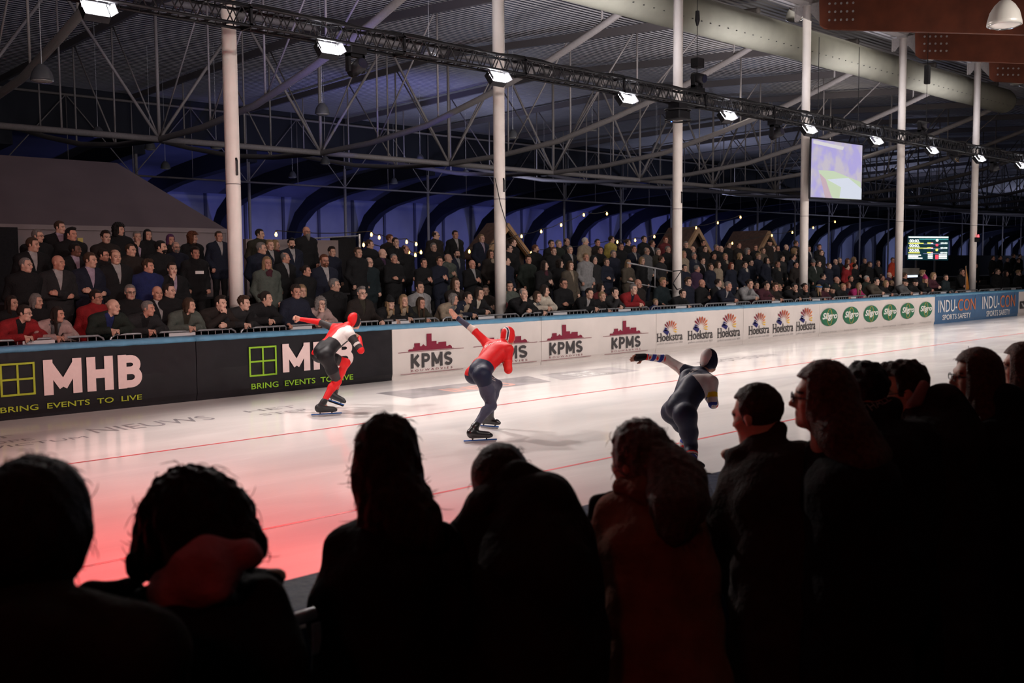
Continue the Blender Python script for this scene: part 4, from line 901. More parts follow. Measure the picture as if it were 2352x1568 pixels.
# ---- hair, hats and other head wear in the head frame (origin between the ears, y forward, z up)
HEADG = {}
def cutp(D, f): return np.maximum(D, f)
def hair_mesh(kind, h=.0085):
    if kind in HEADG: return HEADG[kind]
    sh = [ell((0, -.014, .040), (.086, .106, .099), None, .02)]
    ex = None; nz = lambda X, Y, Z, a, f: a*(np.sin(X*f+1)*np.sin(Y*f*1.1+2)*np.sin(Z*f*.9+.5))
    hair_line = lambda X, Y, Z: np.maximum(Y-.030-.0*Z, -(Z-.052-.0*Y)) # region in front and below the brow
    def face_cut(D, X, Y, Z, low=-.055, front=.035, brow=.072):
        # remove what lies in front of the ears and below the hair line
        c1 = np.minimum(Y-front, brow-Z)            # >0 in the face area
        c2 = np.minimum(low-Z, D*0+1)               # below the nape
        return np.maximum(np.maximum(D, c1), c2)
    if kind == 'short': ex = lambda D, X, Y, Z: face_cut(D+nz(X, Y, Z, .004, 120), X, Y, Z, -.04, .028, .083)
    elif kind == 'tousled':
        sh = [ell((0, -.012, .050), (.088, .108, .100), None, .02), ell((.02, .06, .115), (.05, .04, .03), None, .03)]
        ex = lambda D, X, Y, Z: face_cut(D+nz(X, Y, Z, .010, 85), X, Y, Z, -.04, .034, .086)
    elif kind == 'quiff':
        sh = [ell((0, -.014, .042), (.083, .104, .095), None, .02), ell((0.01, .045, .120), (.055, .055, .028), None, .03)]
        ex = lambda D, X, Y, Z: face_cut(D+nz(X, Y, Z, .004, 100), X, Y, Z, -.035, .026, .085)
    elif kind == 'buzz':
        sh = [ell((0, -.013, .038), (.080, .100, .0935), None, .02)]
        ex = lambda D, X, Y, Z: face_cut(D, X, Y, Z, -.035, .026, .088)
    elif kind == 'receding':
        ex = lambda D, X, Y, Z: np.maximum(face_cut(D+nz(X, Y, Z, .004, 110), X, Y, Z, -.04, .022, .06), .052-np.sqrt(X**2+np.maximum(Y+.03, 0)**2)-.0+np.minimum(.10-Z, 0)*9*-1*0) if False else np.maximum(face_cut(D, X, Y, Z, -.04, .022, .085), np.minimum(Z-.092, Y+.04))
    elif kind == 'ring':
        ex = lambda D, X, Y, Z: np.maximum(face_cut(D-.002, X, Y, Z, -.04, .012, .06), Z-.062)
    elif kind in ('bob', 'curly', 'bigcurly'):
        g_ = {'bob': 0, 'curly': .012, 'bigcurly': .03}[kind]
        sh = [ell((0, -.016, .042), (.094+g_, .108+g_, .102+g_*.8), None, .03)]
        for sx in (-1, 1): sh += [cone((sx*(.078+g_), -.01, .03), (sx*(.082+g_), -.005, -.085), .030+g_*.6, .026+g_*.8, .03)]
        sh += [cone((-.04, -.07, .0), (-.04, -.075, -.09), .04+g_*.5, .034+g_*.5, .03), cone((.04, -.07, .0), (.04, -.075, -.09), .04+g_*.5, .034+g_*.5, .03)]
        am = .006 if kind == 'bob' else .015
        ex = lambda D, X, Y, Z: face_cut(D+nz(X, Y, Z, am, 95 if kind != 'bob' else 60), X, Y, Z, -.2, .040, .080)
    elif kind in ('long', 'verylong'):
        L_ = -.22 if kind == 'long' else -.36
        sh = [ell((0, -.014, .040), (.088, .106, .100), None, .03)]
        for sx in (-1, 1):
            sh += [cone((sx*.072, -.01, .03), (sx*.078, .015, -.12), .026, .028, .03), cone((sx*.078, .015, -.12), (sx*.072, .045, L_), .028, .020, .03)]
        sh += [cone((-.03, -.07, .0), (-.035, -.09, -.2), .045, .04, .03), cone((.03, -.07, .0), (.035, -.09, -.2), .045, .04, .03)]
        ex = lambda D, X, Y, Z: np.maximum(D+.003*np.sin(X*160+Z*12)*np.ones_like(Z), np.minimum(np.minimum(Y-.036, .082-Z), Z+.115+0*Y)*1.0)
    elif kind == 'tied':
        sh += [ell((0, -.125, .045), (.035, .04, .04), None, .02)]
        ex = lambda D, X, Y, Z: face_cut(D+nz(X, Y, Z, .002, 100), X, Y, Z, -.03, .026, .085)
    elif kind == 'beanie':
        sh = [ell((0, -.012, .060), (.092, .110, .098), None, .02), cone((0, -.05, .14), (0, -.055, .15), .05, .04, .04)]
        sh += [cone((.085*math.cos(a), -.012+.103*math.sin(a), .055+.012*math.sin(a)), (.085*math.cos(a+.4), -.012+.103*math.sin(a+.4), .055+.012*math.sin(a+.4)), .014, None, .01) for a in np.arange(0, 2*PI, .4)]
        ex = lambda D, X, Y, Z: np.maximum(D, .035-Z+.0*X)
    elif kind == 'cap':
        sh = [ell((0, -.012, .055), (.087, .105, .088), None, .02), ell((0, .115, .070), (.062, .06, .010), rotm(0, -.2), .02)]
        ex = lambda D, X, Y, Z: np.maximum(D, .048-Z)
    elif kind == 'hood':
        sh = [ell((0, -.03, .035), (.115, .125, .135), None, .03), ell((0, -.05, -.10), (.12, .10, .08), None, .05)]
        ex = lambda D, X, Y, Z: np.maximum(D, -(np.sqrt((X/.082)**2+((Z-.0)/.118)**2)*.09-.09) * (Y > -.02) - (Y <= -.02)*1.0)
    elif kind == 'headband':
        sh = [cone((.083*math.cos(a), -.012+.101*math.sin(a), .062), (.083*math.cos(a+.35), -.012+.101*math.sin(a+.35), .062), .020, None, .01) for a in np.arange(0, 2*PI, .35)]
    elif kind == 'beard':
        sh = [ell((0, .045, -.060), (.060, .056, .055), None, .02), cone((-.03, .088, -.038), (.03, .088, -.038), .010, None, .01)]
        ex = lambda D, X, Y, Z: np.maximum(np.maximum(D+nz(X, Y, Z, .003, 130), Z+.030), -(np.sqrt((X/1.4)**2+(Z+.054)**2)-.012)*(Y > .07)-(Y <= .07)*1.)
    elif kind == 'longbeard':
        sh = [ell((0, .045, -.065), (.060, .058, .055), None, .02), cone((0, .07, -.09), (0, .075, -.20), .048, .02, .03), cone((-.03, .088, -.038), (.03, .088, -.038), .010, None, .01)]
        ex = lambda D, X, Y, Z: np.maximum(D+nz(X, Y, Z, .004, 110), Z+.030)
    V, F = sdf_mesh(sh, h, ex); HEADG[kind] = (V, F); return HEADG[kind]
def glasses_mesh():
    mb = MB()
    for sx in (-1, 1):
        mb.tube([(sx*.032+.022*math.cos(a), .104, .006+.016*math.sin(a)) for a in np.linspace(0, 2*PI, 14, endpoint=False)], .0022, 4, closed=True)
        mb.tube([(sx*.054, .103, .010), (sx*.080, .06, .012), (sx*.083, -.005, .010)], .0022, 4)
    mb.tube([(-.010, .106, .010), (.010, .106, .010)], .0022, 4)
    o = mb.build('glasses', mat('dark_glasses_frame', (.02, .02, .025), .3)); me = o.data; bpy.data.objects.remove(o); return me
GLM = glasses_mesh()

SKIN = mat('pale_skin', (.52, .30, .22), .55, noise=.08, nscale=30)
SKIN2 = mat('dark_skin', (.14, .065, .04), .5, noise=.08, nscale=30)
SKINR = mat('ruddy_skin', (.50, .25, .18), .5, noise=.10, nscale=30)
M_eye = mat('eye', (.05, .035, .03), .3); M_lip = mat('lip', (.33, .12, .10), .5); M_brow = mat('brow', (.06, .035, .025), .6)
HAIRC = dict(k=('black', (.010, .008, .008)), d=('dark-haired', (.022, .013, .010)), b=('brown-haired', (.06, .032, .018)), a=('auburn-haired', (.13, .045, .02)), y=('blond', (.30, .19, .10)),
             g=('grey-haired', (.20, .18, .17)), w=('white-haired', (.50, .47, .44)), p=('purple-lit', (.10, .03, .10)), r=('red-haired', (.16, .035, .018)))  # purple-lit: the purple light is put into the hair colour
def hairmat(c): return mat('hair_'+HAIRC[c][0].replace('-', '_'), HAIRC[c][1], .5, noise=.35, nscale=60, bump=.8, bscale=220)
GCOL = dict(bk=('black', (.0055, .0055, .007)), nv=('navy', (.008, .011, .026)), dg=('dark grey', (.018, .018, .020)), gy=('grey', (.11, .11, .115)), lg=('light grey', (.26, .255, .26)), gn=('dark green', (.014, .021, .016)),
            ol=('olive', (.028, .025, .016)), br=('dark brown', (.018, .012, .010)), be=('beige', (.30, .235, .17)), pk=('pale pink', (.42, .29, .27)), rd=('red', (.27, .010, .014)), dr=('dark red', (.12, .014, .018)),
            bl=('blue', (.012, .020, .10)), cr=('cream', (.52, .46, .38)), ye=('yellow', (.42, .33, .08)), bu=('burgundy', (.06, .012, .022)), pu=('purple', (.05, .022, .055)), te=('dark teal', (.007, .016, .020)),
            tp=('taupe', (.085, .068, .05)), gg=('grey-green', (.085, .10, .085)), ma=('magenta', (.40, .02, .13)), og=('orange-red', (.55, .06, .025)), lb=('bright blue', (.05, .17, .42)), wh=('white', (.36, .34, .34)), li=('lilac', (.36, .28, .36)), sk=('skin', (.52, .30, .22)))
def cloth(c): return mat('cloth_'+GCOL[c][0].replace(' ', '_').replace('-', '_'), GCOL[c][1], .85, noise=.18, nscale=14, bump=.5, bscale=60)

# ---- spectator poses (facing +y)
def joints(pose):
    j = dict(P=V3(0, 0, .96), C=V3(0, .0, 1.30), SL=V3(-.20, -.01, 1.43), SR=V3(.20, -.01, 1.43), N=V3(0, -.01, 1.50), H=V3(0, .02, 1.655), HL=V3(-.09, 0, .93), HR=V3(.09, 0, .93),
             KL=V3(-.10, .03, .50), KR=V3(.10, .03, .50), AL=V3(-.11, -.02, .08), AR=V3(.11, -.02, .08), pit=-.05)
    if pose == 'S': j.update(EL=V3(-.27, -.05, 1.15), ER=V3(.27, -.05, 1.15), WL=V3(-.21, .12, .96), WR=V3(.21, .12, .96), hl=(0, .3, -1), hr=(0, .3, -1))
    if pose == 'X': j.update(EL=V3(-.27, .05, 1.14), ER=V3(.27, .05, 1.14), WL=V3(.06, .235, 1.17), WR=V3(-.06, .20, 1.12), hl=(.9, .0, .25), hr=(-.9, 0, .2))
    if pose == 'H': j.update(EL=V3(-.25, .04, 1.12), ER=V3(.25, .04, 1.12), WL=V3(-.07, .26, 1.19), WR=V3(.07, .27, 1.21), hl=(.5, .3, .5), hr=(-.5, .3, .6))
    if pose == 'D': j.update(EL=V3(-.25, .08, 1.12), ER=V3(.22, .13, 1.16), WL=V3(.06, .21, 1.13), WR=V3(.06, .18, 1.46), hl=(.9, .1, 0), hr=(-.3, -.1, 1))
    if pose == 'R': j.update(EL=V3(-.29, .10, 1.16), ER=V3(.29, .10, 1.16), WL=V3(-.30, .34, 1.10), WR=V3(.30, .34, 1.10), hl=(.2, .6, -.3), hr=(-.2, .6, -.3), C=V3(0, .05, 1.29), SL=V3(-.185, .07, 1.40), SR=V3(.185, .07, 1.40), N=V3(0, .07, 1.47), H=V3(0, .12, 1.62))
    if pose in 'LC':
        j.update(P=V3(0, -.30, .94), HL=V3(-.09, -.30, .91), HR=V3(.09, -.30, .91), KL=V3(-.10, -.26, .50), KR=V3(.10, -.18, .50), AL=V3(-.11, -.32, .08), AR=V3(.11, -.26, .08), C=V3(0, -.10, 1.20),
                 SL=V3(-.205, .0, 1.29), SR=V3(.205, .0, 1.29), N=V3(0, .03, 1.34), H=V3(0, .12, 1.475), EL=V3(-.30, .14, 1.12), ER=V3(.30, .14, 1.12), WL=V3(-.06, .30, 1.125), WR=V3(.07, .32, 1.14), hl=(.8, .5, 0), hr=(-.8, .45, 0), pit=-.08)
        if pose == 'C': j.update(ER=V3(.20, .24, 1.12), WR=V3(.08, .25, 1.31), hr=(-.35, -.05, 1))
    return j
def torso_prims(j, g=0., lab=0, w=1.):
    d = lambda a, b, t: j[a]*(1-t)+j[b]*t
    p = []
    for s_, h_ in (('SL', 'HL'), ('SR', 'HR')):
        p.append(cone(d('C', s_, .50), d('P', h_, .75), (.118+g)*w, (.118+g)*w, .06, lab)); p.append(cone(d('N', s_, .35), j[s_], .060+g*.8, .066+g*.8, .06, lab))
    p += [cone(j['C'], j['P'], (.125+g)*w, (.128+g)*w, .05, lab), ell(d('P', 'C', -.05), ((.165+g)*w, (.125+g)*w, .12+g), None, .05, lab)]
    return p
def arm_prims(j, g=0., lab=3, cut=1.):
    p = []
    for s_, e_, w_ in (('SL', 'EL', 'WL'), ('SR', 'ER', 'WR')):
        w1 = j[e_]+(j[w_]-j[e_])*cut
        p += [cone(j[s_], j[e_], .052+g, .042+g, .03, lab), cone(j[e_], w1, .042+g, .030+g, .03, lab)]
    return p
def leg_prims(j, g=0., lab=4, feet=True):
    p = []
    for h_, k_, a_ in (('HL', 'KL', 'AL'), ('HR', 'KR', 'AR')):
        p += [cone(j[h_], j[k_], .088+g, .058+g, .04, lab), cone(j[k_], j[a_], .056+g, .036+g, .03, lab)]
        if feet: p.append(cone(j[a_]+V3(0, -.02, -.03), j[a_]+V3(0, .15, -.045), .035, .03, .02, 5))
    return p
ARCH = {}
def face_ids(C, c, R):
    "material slot by place on the face: 0 skin, 1 eyes, 2 lips, 3 brows"
    q = (C-c)@R; m = np.zeros(len(C), int)
    for sx in (-1, 1):
        m[(np.abs(q[:, 0]-sx*.031) < .0125) & (np.abs(q[:, 2]-.007) < .0065) & (q[:, 1] > .068)] = 1
        m[(np.abs(q[:, 0]-sx*.032) < .021) & (np.abs(q[:, 2]-.031+.25*np.abs(np.abs(q[:, 0])-.030)) < .0042) & (q[:, 1] > .066)] = 3
    m[(np.abs(q[:, 0]) < .024) & (np.abs(q[:, 2]+.055) < .0095) & (q[:, 1] > .076)] = 2
    return m
def archetype(pose, yaw):
    key = (pose, yaw)
    if key in ARCH: return ARCH[key]
    own = pose in 'CD' and yaw                       # chin on hand: grown afresh for every look
    if own or (pose, 0) not in ARCH:
        j = joints(pose); R = rotm(0, j['pit'])
        if own: R = rotm(math.radians(yaw*.8))@R; j['H'] = j['N']+rotm(math.radians(yaw*.8))@(j['H']-j['N'])
        if pose in 'CD': j['WR'] = j['H']+R@V3(.035, .115, -.175); j['hr'] = tuple(R@V3(-.25, -.25, 1))
        pr = torso_prims(j, -.008)+arm_prims(j, -.004)+leg_prims(j, -.006)+head(j['H'], R, 1., 1, j['N']+V3(0, -.01, -.04))
        cu = .9 if pose in 'SR' else .55
        pr += hand(j['WL'], j['hl'], (0, -1, -.3) if pose not in 'LR' else (0, .2, -1), -1, cu)+hand(j['WR'], j['hr'], (0, -1, -.3) if pose not in 'LR' else (0, .2, -1), 1, cu)
        V, F = sdf_mesh(pr, .008); mi = face_ids(fcent(V, F), j['H'], R)
        # coat, collar, trousers, shoes
        cp = [cone(j['C']*.4+j['N']*.6, j['N']+(j['H']-j['N'])*.22, .092, .068, .05, 0)]+torso_prims(j, .030)+arm_prims(j, .026, 3, .93)
        for h_ in ('HL', 'HR'): cp.append(cone(j[h_]+V3(0, 0, .06), j[h_]+V3(0, .01, -.16), .125, .118, .06, 0))
        nk = j['N']; 
        for a in np.arange(0, 2*PI, .6):
            if abs(a-PI/2) > .45: cp.append(cone(nk+V3(.066*math.cos(a), .060*math.sin(a)+.0, .005-.02*math.sin(a)), nk+V3(.066*math.cos(a+.6), .060*math.sin(a+.6), .005-.02*math.sin(a+.6)), .020, None, .015, 9))
        fold = lambda D, X, Y, Z: D+.0045*np.sin(Z*38+X*22+Y*9)*np.sin(X*15-Z*11+1.3+Y*20)
        fw = _n(np.array([0, 1, 0]) if pose not in 'LC' else np.array([0, .82, -.57])); up_ = np.cross(V3(1, 0, 0), fw)
        CV, CF = sdf_mesh(cp, .0095, fold)
        def opening(D, X, Y, Z):                  # a V-shaped neck opening cut through the coat
            D = fold(D, X, Y, Z); zz = (X-nk[0])*up_[0]+(Y-nk[1])*up_[1]+(Z-nk[2])*up_[2]; yy = (X-nk[0])*fw[0]+(Y-nk[1])*fw[1]+(Z-nk[2])*fw[2]
            return np.maximum(D, np.minimum(np.minimum(.056*(1+zz/.27)+.004-np.abs(X-nk[0]), yy-.01), zz+.27))
        OV, OF = sdf_mesh(cp, .0095, opening)
        sp_ = torso_prims(j, .017)+[cone(j['C']*.4+j['N']*.6, j['N']+(j['H']-j['N'])*.16, .078, .062, .05, 0)]
        sp_ = [q for q in sp_]; HV_, HF_ = sdf_mesh(sp_, .014)
        tp = leg_prims(j, .014, 4, False)+[ell(j['P'], (.15, .12, .10), None, .05)]
        for a_ in ('AL', 'AR'): tp.append(cone(j[a_]+V3(0, 0, .04), j[a_]+V3(0, 0, -.01), .052, .055, .02))
        TV, TF = sdf_mesh(tp, .018)
        SV, SF = sdf_mesh([cone(j[a_]+V3(0, -.035, -.035), j[a_]+V3(0, .15, -.045), .042, .036, .02) for a_ in ('AL', 'AR')], .014)
        coat = (mesh_np('coat', CV, CF, (T_cloth,)), mesh_np('coat', OV, OF, (T_cloth,)), mesh_np('shirt', HV_, HF_, (T_cloth,))); tr = mesh_np('trousers', TV, TF, (T_cloth,)); sh = mesh_np('shoes', SV, SF, (M_blackcloth,))
        ARCH[key if own else (pose, 0)] = (j, R, V, F, mi, coat, tr, sh, mesh_np('person', V, F, (T_skin, M_eye, M_lip, M_brow), mi))
    if yaw and not own:
        j, R, V, F, mi, coat, tr, sh, _ = ARCH[(pose, 0)]
        # turn the head about the neck, blending along the neck
        ax_ = j['N']+(j['H']-j['N'])*.0; u = _n(j['H']-j['N']); t = np.clip(((V-ax_)@u+.01)/.07, 0, 1); t = t*t*(3-2*t)
        nearn = np.linalg.norm((V-j['H'])[:, :2], axis=1) < .16; t = t*nearn
        ang = math.radians(yaw)*t; q = V-ax_; c_, s_ = np.cos(ang), np.sin(ang)
        V2 = V.copy(); V2[:, 0] = ax_[0]+c_*q[:, 0]-s_*q[:, 1]; V2[:, 1] = ax_[1]+s_*q[:, 0]+c_*q[:, 1]
        Rz = rotm(math.radians(yaw)); H2 = ax_+Rz@(j['H']-ax_); R2 = Rz@R; j2 = dict(j); j2['H'] = H2
        ARCH[key] = (j2, R2, V2, F, mi, coat, tr, sh, mesh_np('person', V2, F, (T_skin, M_eye, M_lip, M_brow), mi))
    return ARCH[key]
HM = {}
def hmesh(kind, m):
    if kind not in HM:
        V, F = hair_mesh(kind); HM[kind] = mesh_np(kind, V, F, (T_cloth if kind in ('beanie', 'cap', 'hood', 'headband') else T_hair,))
    return HM[kind]
def scarf_mesh():
    if 'scarf' not in HM:
        p = [cone((.088*math.cos(a), .078*math.sin(a), .02*math.cos(a*3)), (.088*math.cos(a+.5), .078*math.sin(a+.5), .02*math.cos(a*3+1.5)), .034, None, .02) for a in np.arange(0, 2*PI, .5)]
        p += [cone((.03, .10, -.02), (.045, .155, -.34), .034, .030, .03), cone((-.03, .10, -.02), (-.02, .15, -.26), .034, .030, .03)]
        V, F = sdf_mesh(p, .012, lambda D, X, Y, Z: D+.005*np.sin(X*70+Z*40)*np.sin(Z*30+Y*60)); HM['scarf'] = mesh_np('scarf', V, F, (T_cloth,))
    return HM['scarf']
def tint(o, c): o.color = (*c, 1)
cc_of = lambda k: tuple(.78*v for v in GCOL[k][1])
hc_of = lambda k: HAIRC[k][1]
def spectator(px, py, row, pose, yaw, hk, hc, sex, coat, shirt=None, ex='', rz=0.):
    Y = ROWY[row]
    key = archetype(pose, {'r': 38, 'l': -38, 'c': 0, 'q': 20}[yaw]); j, R, V, F, mi, cme, tme, sme, bme = key
    rz = PI+rz+rng.uniform(-.12, .12)
    head_w = P(px, py, Y=Y)
    if row and min(math.hypot(head_w[0]-cx, head_w[1]-16.3) for cx in COLX) < .46: Y = 16.85; head_w = P(px, py, Y=Y)
    fl = FLO[row]
    s = min(max((head_w[2]-fl)/j['H'][2], .90 if 'K' not in ex else .62), 1.07)
    if 'K' in ex: s = min(s, .85)
    o = objm('person', bme); Rz = np.array(Matrix.Rotation(rz, 3, 'Z')); hp = Rz@(j['H']*s)
    o.location = (head_w[0]-hp[0], head_w[1]-hp[1], head_w[2]-hp[2]); o.rotation_euler = (0, 0, rz); o.scale = (s, s, s)
    tint(o, (.13, .06, .04) if 'B' in ex else tuple(np.array([(.52, .30, .22), (.50, .25, .18), (.56, .34, .26)][int(px) % 3])*rng.uniform(.85, 1.05)))
    c = objm('coat', cme[1 if shirt else 0], o); tint(c, cc_of(coat))
    if shirt: q = objm('shirt', cme[2], o); tint(q, cc_of(shirt))
    if sex == 'w': o.scale = (s*.94, s*.94, s)
    t = objm('trousers', tme, o); tint(t, cc_of('nv' if int(px) % 2 else 'bk')); objm('shoes', sme, o)
    def hd(name, kind, m):
        q = objm(name, hmesh(kind, m), o); tint(q, m); q.location = tuple(j['H']); q.rotation_euler = Matrix(R.tolist()).to_euler(); return q
    if hk and hk != 'bald': hd('hair', hk, hc_of(hc))
    if 'G' in ex:
        q = objm('glasses', GLM, o); q.location = tuple(j['H']); q.rotation_euler = Matrix(R.tolist()).to_euler()
    if 'b' in ex: hd('beard', 'beard', hc_of(hc if hc != 'w' else 'g'))
    if 'Z' in ex: hd('beard', 'longbeard', hc_of('g'))
    if 'n' in ex: hd('hat', 'beanie', cc_of('bk'))
    if 'm' in ex: hd('hat', 'beanie', cc_of('te'))
    if 'N' in ex: hd('hat', 'beanie', cc_of('gy'))
    if 'o' in ex: hd('hat', 'beanie', cc_of('ma'))
    if 'c' in ex: hd('cap', 'cap', cc_of('bk'))
    if 'h' in ex: hd('headband', 'headband', cc_of('lb'))
    if 'H' in ex: hd('hood', 'hood', cc_of('dg'))
    for ch, cc_ in (('1', 'be'), ('2', 'bu'), ('3', 'gy'), ('4', 'cr'), ('5', 'bk')):
        if ch in ex: q = objm('scarf', scarf_mesh(), o); tint(q, cc_of(cc_)); q.location = tuple(j['N']+V3(0, .01, .0)); q.rotation_euler = (-.6 if pose in 'LC' else -.1, 0, 0)
    o['_i'] = 1
    return o

# ================================================================ the three skaters
def PD(x, y, D): return P(x, y, D=D)
def hooks(jt, scale, org):
    return {k: PD(org[0]+v[0]/scale, org[1]+v[1]/scale, v[2]) for k, v in jt.items()}
M_blade = mat('blue_blade_tube', (.02, .10, .36), .3, .3); M_steelb = mat('blade_steel', (.6, .6, .62), .2, 1.)
M_boot = mat('black_skate_leather', (.012, .012, .014), .28, spec=.6); M_bootg = mat('grey_boot_cover', (.022, .022, .024), .5)
def skate(parent, ankle, knee, heel, toe, zb, m_boot, tilt=(0, 0, 1)):
    "a clap skate: boot, tubed blade; heel and toe are the blade ends"
    heel = np.array(heel, float); toe = np.array(toe, float); d = _n(toe-heel); up_ = _n(np.array(tilt, float)-np.dot(tilt, d)*d); side = np.cross(d, up_)
    L_ = np.linalg.norm(toe-heel); mid = heel+d*L_*.45
    s0 = mid-d*.095+up_*.095; s1 = mid+d*.125+up_*.085
    pr = [cone(s0, s1, .036, .030, .03), cone(s0+up_*.03, s1+up_*.012-d*.02, .040, .032, .03), cone(s1, s1+d*.03-up_*.006, .030, .024, .02), cone(s0+up_*.03, ankle, .040, .042, .04), cone(ankle, ankle+(knee-ankle)*.12, .043, .043, .03)]
    V, F = sdf_mesh(pr, .0065); b = objm('skate_boot', mesh_np('skate_boot', V, F, (m_boot,)), parent); b['label'] = 'clap skate boot and blade'
    mb = MB(); mb.tube([heel+up_*.030, toe+up_*.030], .0085, 10); mb.build('blade_tube', M_blade, b, smooth=True)
    t = .0016; q = [heel+up_*.028, toe+up_*.028, toe+up_*.008-d*.004, toe-d*.02, heel+d*.02, heel+up_*.008+d*.004]
    mb = MB(); mb.add([p+side*t for p in q]+[p-side*t for p in q], [tuple(range(6)), tuple(range(11, 5, -1))]+[(i, (i+1) % 6, (i+1) % 6+6, i+6) for i in range(6)]); mb.build('blade_runner', M_steelb, b)
    mb = MB()
    for c_ in (-.075, .095): mb.tube([mid+d*c_+up_*.034, mid+d*(c_+.01)+up_*.066], .009, 8)
    mb.tube([mid-d*.09+up_*.060, mid+d*.13+up_*.058], .008, 8); mb.build('clap_bridge', M_boot, b)
    return b
def skater(name, J, Rh, spec):
    j = J; mix = lambda a, b, t: j[a]*(1-t)+j[b]*t
    side = _n(j['SR']-j['SL'])
    spine = _n(j['N']-j['P'])
    back = _n(np.cross(spine, side)); back = back if back[2] > 0 else -back      # upward side of the bent trunk
    fwd = _n(np.cross(V3(0, 0, 1), side)); 
    hipv = _n(j['HR']-j['HL'])
    def torso(g):
        p = []
        for s_, h_ in (('SL', 'HL'), ('SR', 'HR')):
            p += [cone(j['C']*.5+j[s_]*.5, mix('P', h_, .55)+(j['N']-j['P'])*.22, .098+g, .088+g, .06, 10), cone(mix('N', s_, .4), j[s_], .058+g, .064+g, .05, 10),
                  ell(j[h_]*.85+j['P']*.15+back*.022-spine*.030, np.array([.090, .090, .090])+g, None, .10, 11), cone(mix('P', h_, .55)+(j['N']-j['P'])*.22, j[h_], .088+g, .095+g, .06, 11)]
        p += [cone(j['C'], j['P']+(j['N']-j['P'])*.15, .108+g, .100+g, .05, 10), cone(j['C'], j['N'], .10+g, .06+g, .05, 10), cone(j['P']+(j['N']-j['P'])*.12, j['P'], .10+g, .10+g, .05, 11)]
        return p
    def legs(g):
        p = []
        for s_, l in (('L', 20), ('R', 25)):
            h, k, a = j['H'+s_], j['K'+s_], j['A'+s_]; cal = k*.68+a*.32+(-fwd)*.0
            kb = _n(np.cross(np.cross(a-k, h-k), a-k)) if np.linalg.norm(np.cross(a-k, h-k)) > 1e-5 else fwd
            p += [cone(h, k*.55+h*.45, .098+g, .082+g, .05, l), cone(k*.55+h*.45, k, .082+g, .057+g, .04, l+1), cone(k, cal+kb*.018, .055+g, .056+g, .035, l+2), cone(cal+kb*.018, a, .054+g, .034+g, .03, l+3)]
        return p
    def arms(g):
        p = []
        for s_, l in (('L', 30), ('R', 33)):
            p += [cone(j['S'+s_], j['E'+s_], .056+g, .040+g, .035, l), cone(j['E'+s_], j['W'+s_], .041+g, .027+g, .03, l+1)]
        return p
    o = None
    neck = j['N']
    hp = head(j['H'], Rh, 1., 1, neck, .052)
    body = torso(-.004)+legs(-.004)+arms(-.004)+hp+hand(j['WL'], spec['hl'][0], spec['hl'][1], -1, spec['hl'][2])+hand(j['WR'], spec['hr'][0], spec['hr'][1], 1, spec['hr'][2])
    for s_ in 'LR': body += [cone(j['A'+s_], j['F'+s_], .03, .025, .03, 5)]
    V, F = sdf_mesh(body, .0065); C = fcent(V, F); mi = face_ids(C, j['H'], Rh)
    ob = objm('person', mesh_np('person', V, F, (SKINR, M_eye, M_lip, hairmat('b')), mi))
    sp = torso(.004)+legs(.004)+arms(.005)
    sp.append(cone(neck+(j['H']-neck)*.1, neck, .058, .066, .03, 10))
    V, F = sdf_mesh(sp, .0062); C = fcent(V, F); who, t = nearest(sp, C)
    fr = dict(C=C, who=who, t=t, j=j, side=side, spine=spine, back=back, fwd=fwd, V=V)
    u = ((C-j['P'])@spine)/np.linalg.norm(j['N']-j['P']); lat = ((C-(j['P']*(1-u[:, None])+j['N']*u[:, None]))@side); fr['u'] = u; fr['lat'] = lat; fr['bk'] = (C-(j['P']*(1-u[:, None])+j['N']*u[:, None]))@back
    mi = spec['paint'](fr)
    suit = objm('racing_suit', mesh_np('racing_suit', V, F, spec['mats'], mi), ob); suit['label'] = spec['suit']
    # cap
    cs = [ell((0, -.012, .038), (.0815, .1015, .0955), None, .02), ell((0, -.035, -.04), (.070, .070, .07), None, .04)]
    for sx in (-1, 1): cs.append(ell((.066*sx, .006, -.015), (.022, .045, .06), None, .03))
    CV, CF = sdf_mesh(cs, .006, lambda D, X, Y, Z: np.maximum(D, np.minimum(Y-.048, .072-Z)))
    cc = fcent(CV, CF); cap = objm('racing_hood', mesh_np('racing_hood', CV, CF, spec['capm'], spec['cappaint'](cc)), ob)
    cap.location = tuple(j['H']); cap.rotation_euler = Matrix(Rh.tolist()).to_euler(); cap['label'] = spec['cap']
    mb = MB(); pts = [(.084*math.sin(a), -.006+.104*math.cos(a)+.004, .012+.012*abs(math.sin(a))) for a in np.linspace(-1.5, 1.5, 15)]
    mb.add([(x*1.0, y, z+dz_) for x, y, z in pts for dz_ in (-.016*1, .014)], [(2*i, 2*i+2, 2*i+3, 2*i+1) for i in range(14)]); gl = mb.build('sunglasses', mat('dark_sunglass_lens', (.01, .01, .015), .08), ob)
    gl.location = cap.location; gl.rotation_euler = cap.rotation_euler
    sd = gl.modifiers.new('solid', 'SOLIDIFY'); sd.thickness = .003
    bvh = BVHTree.FromPolygons([tuple(v) for v in V], [tuple(f) for f in F.tolist()])
    return ob, suit, bvh, fr
def on_body(bvh, px, py):
    o_ = np.array([0, 0, CAMZ]); d_ = _n(P(px, py, D=10)-o_); h_ = bvh.ray_cast(Vector(o_), Vector(d_), 40)
    return np.array(h_[0])
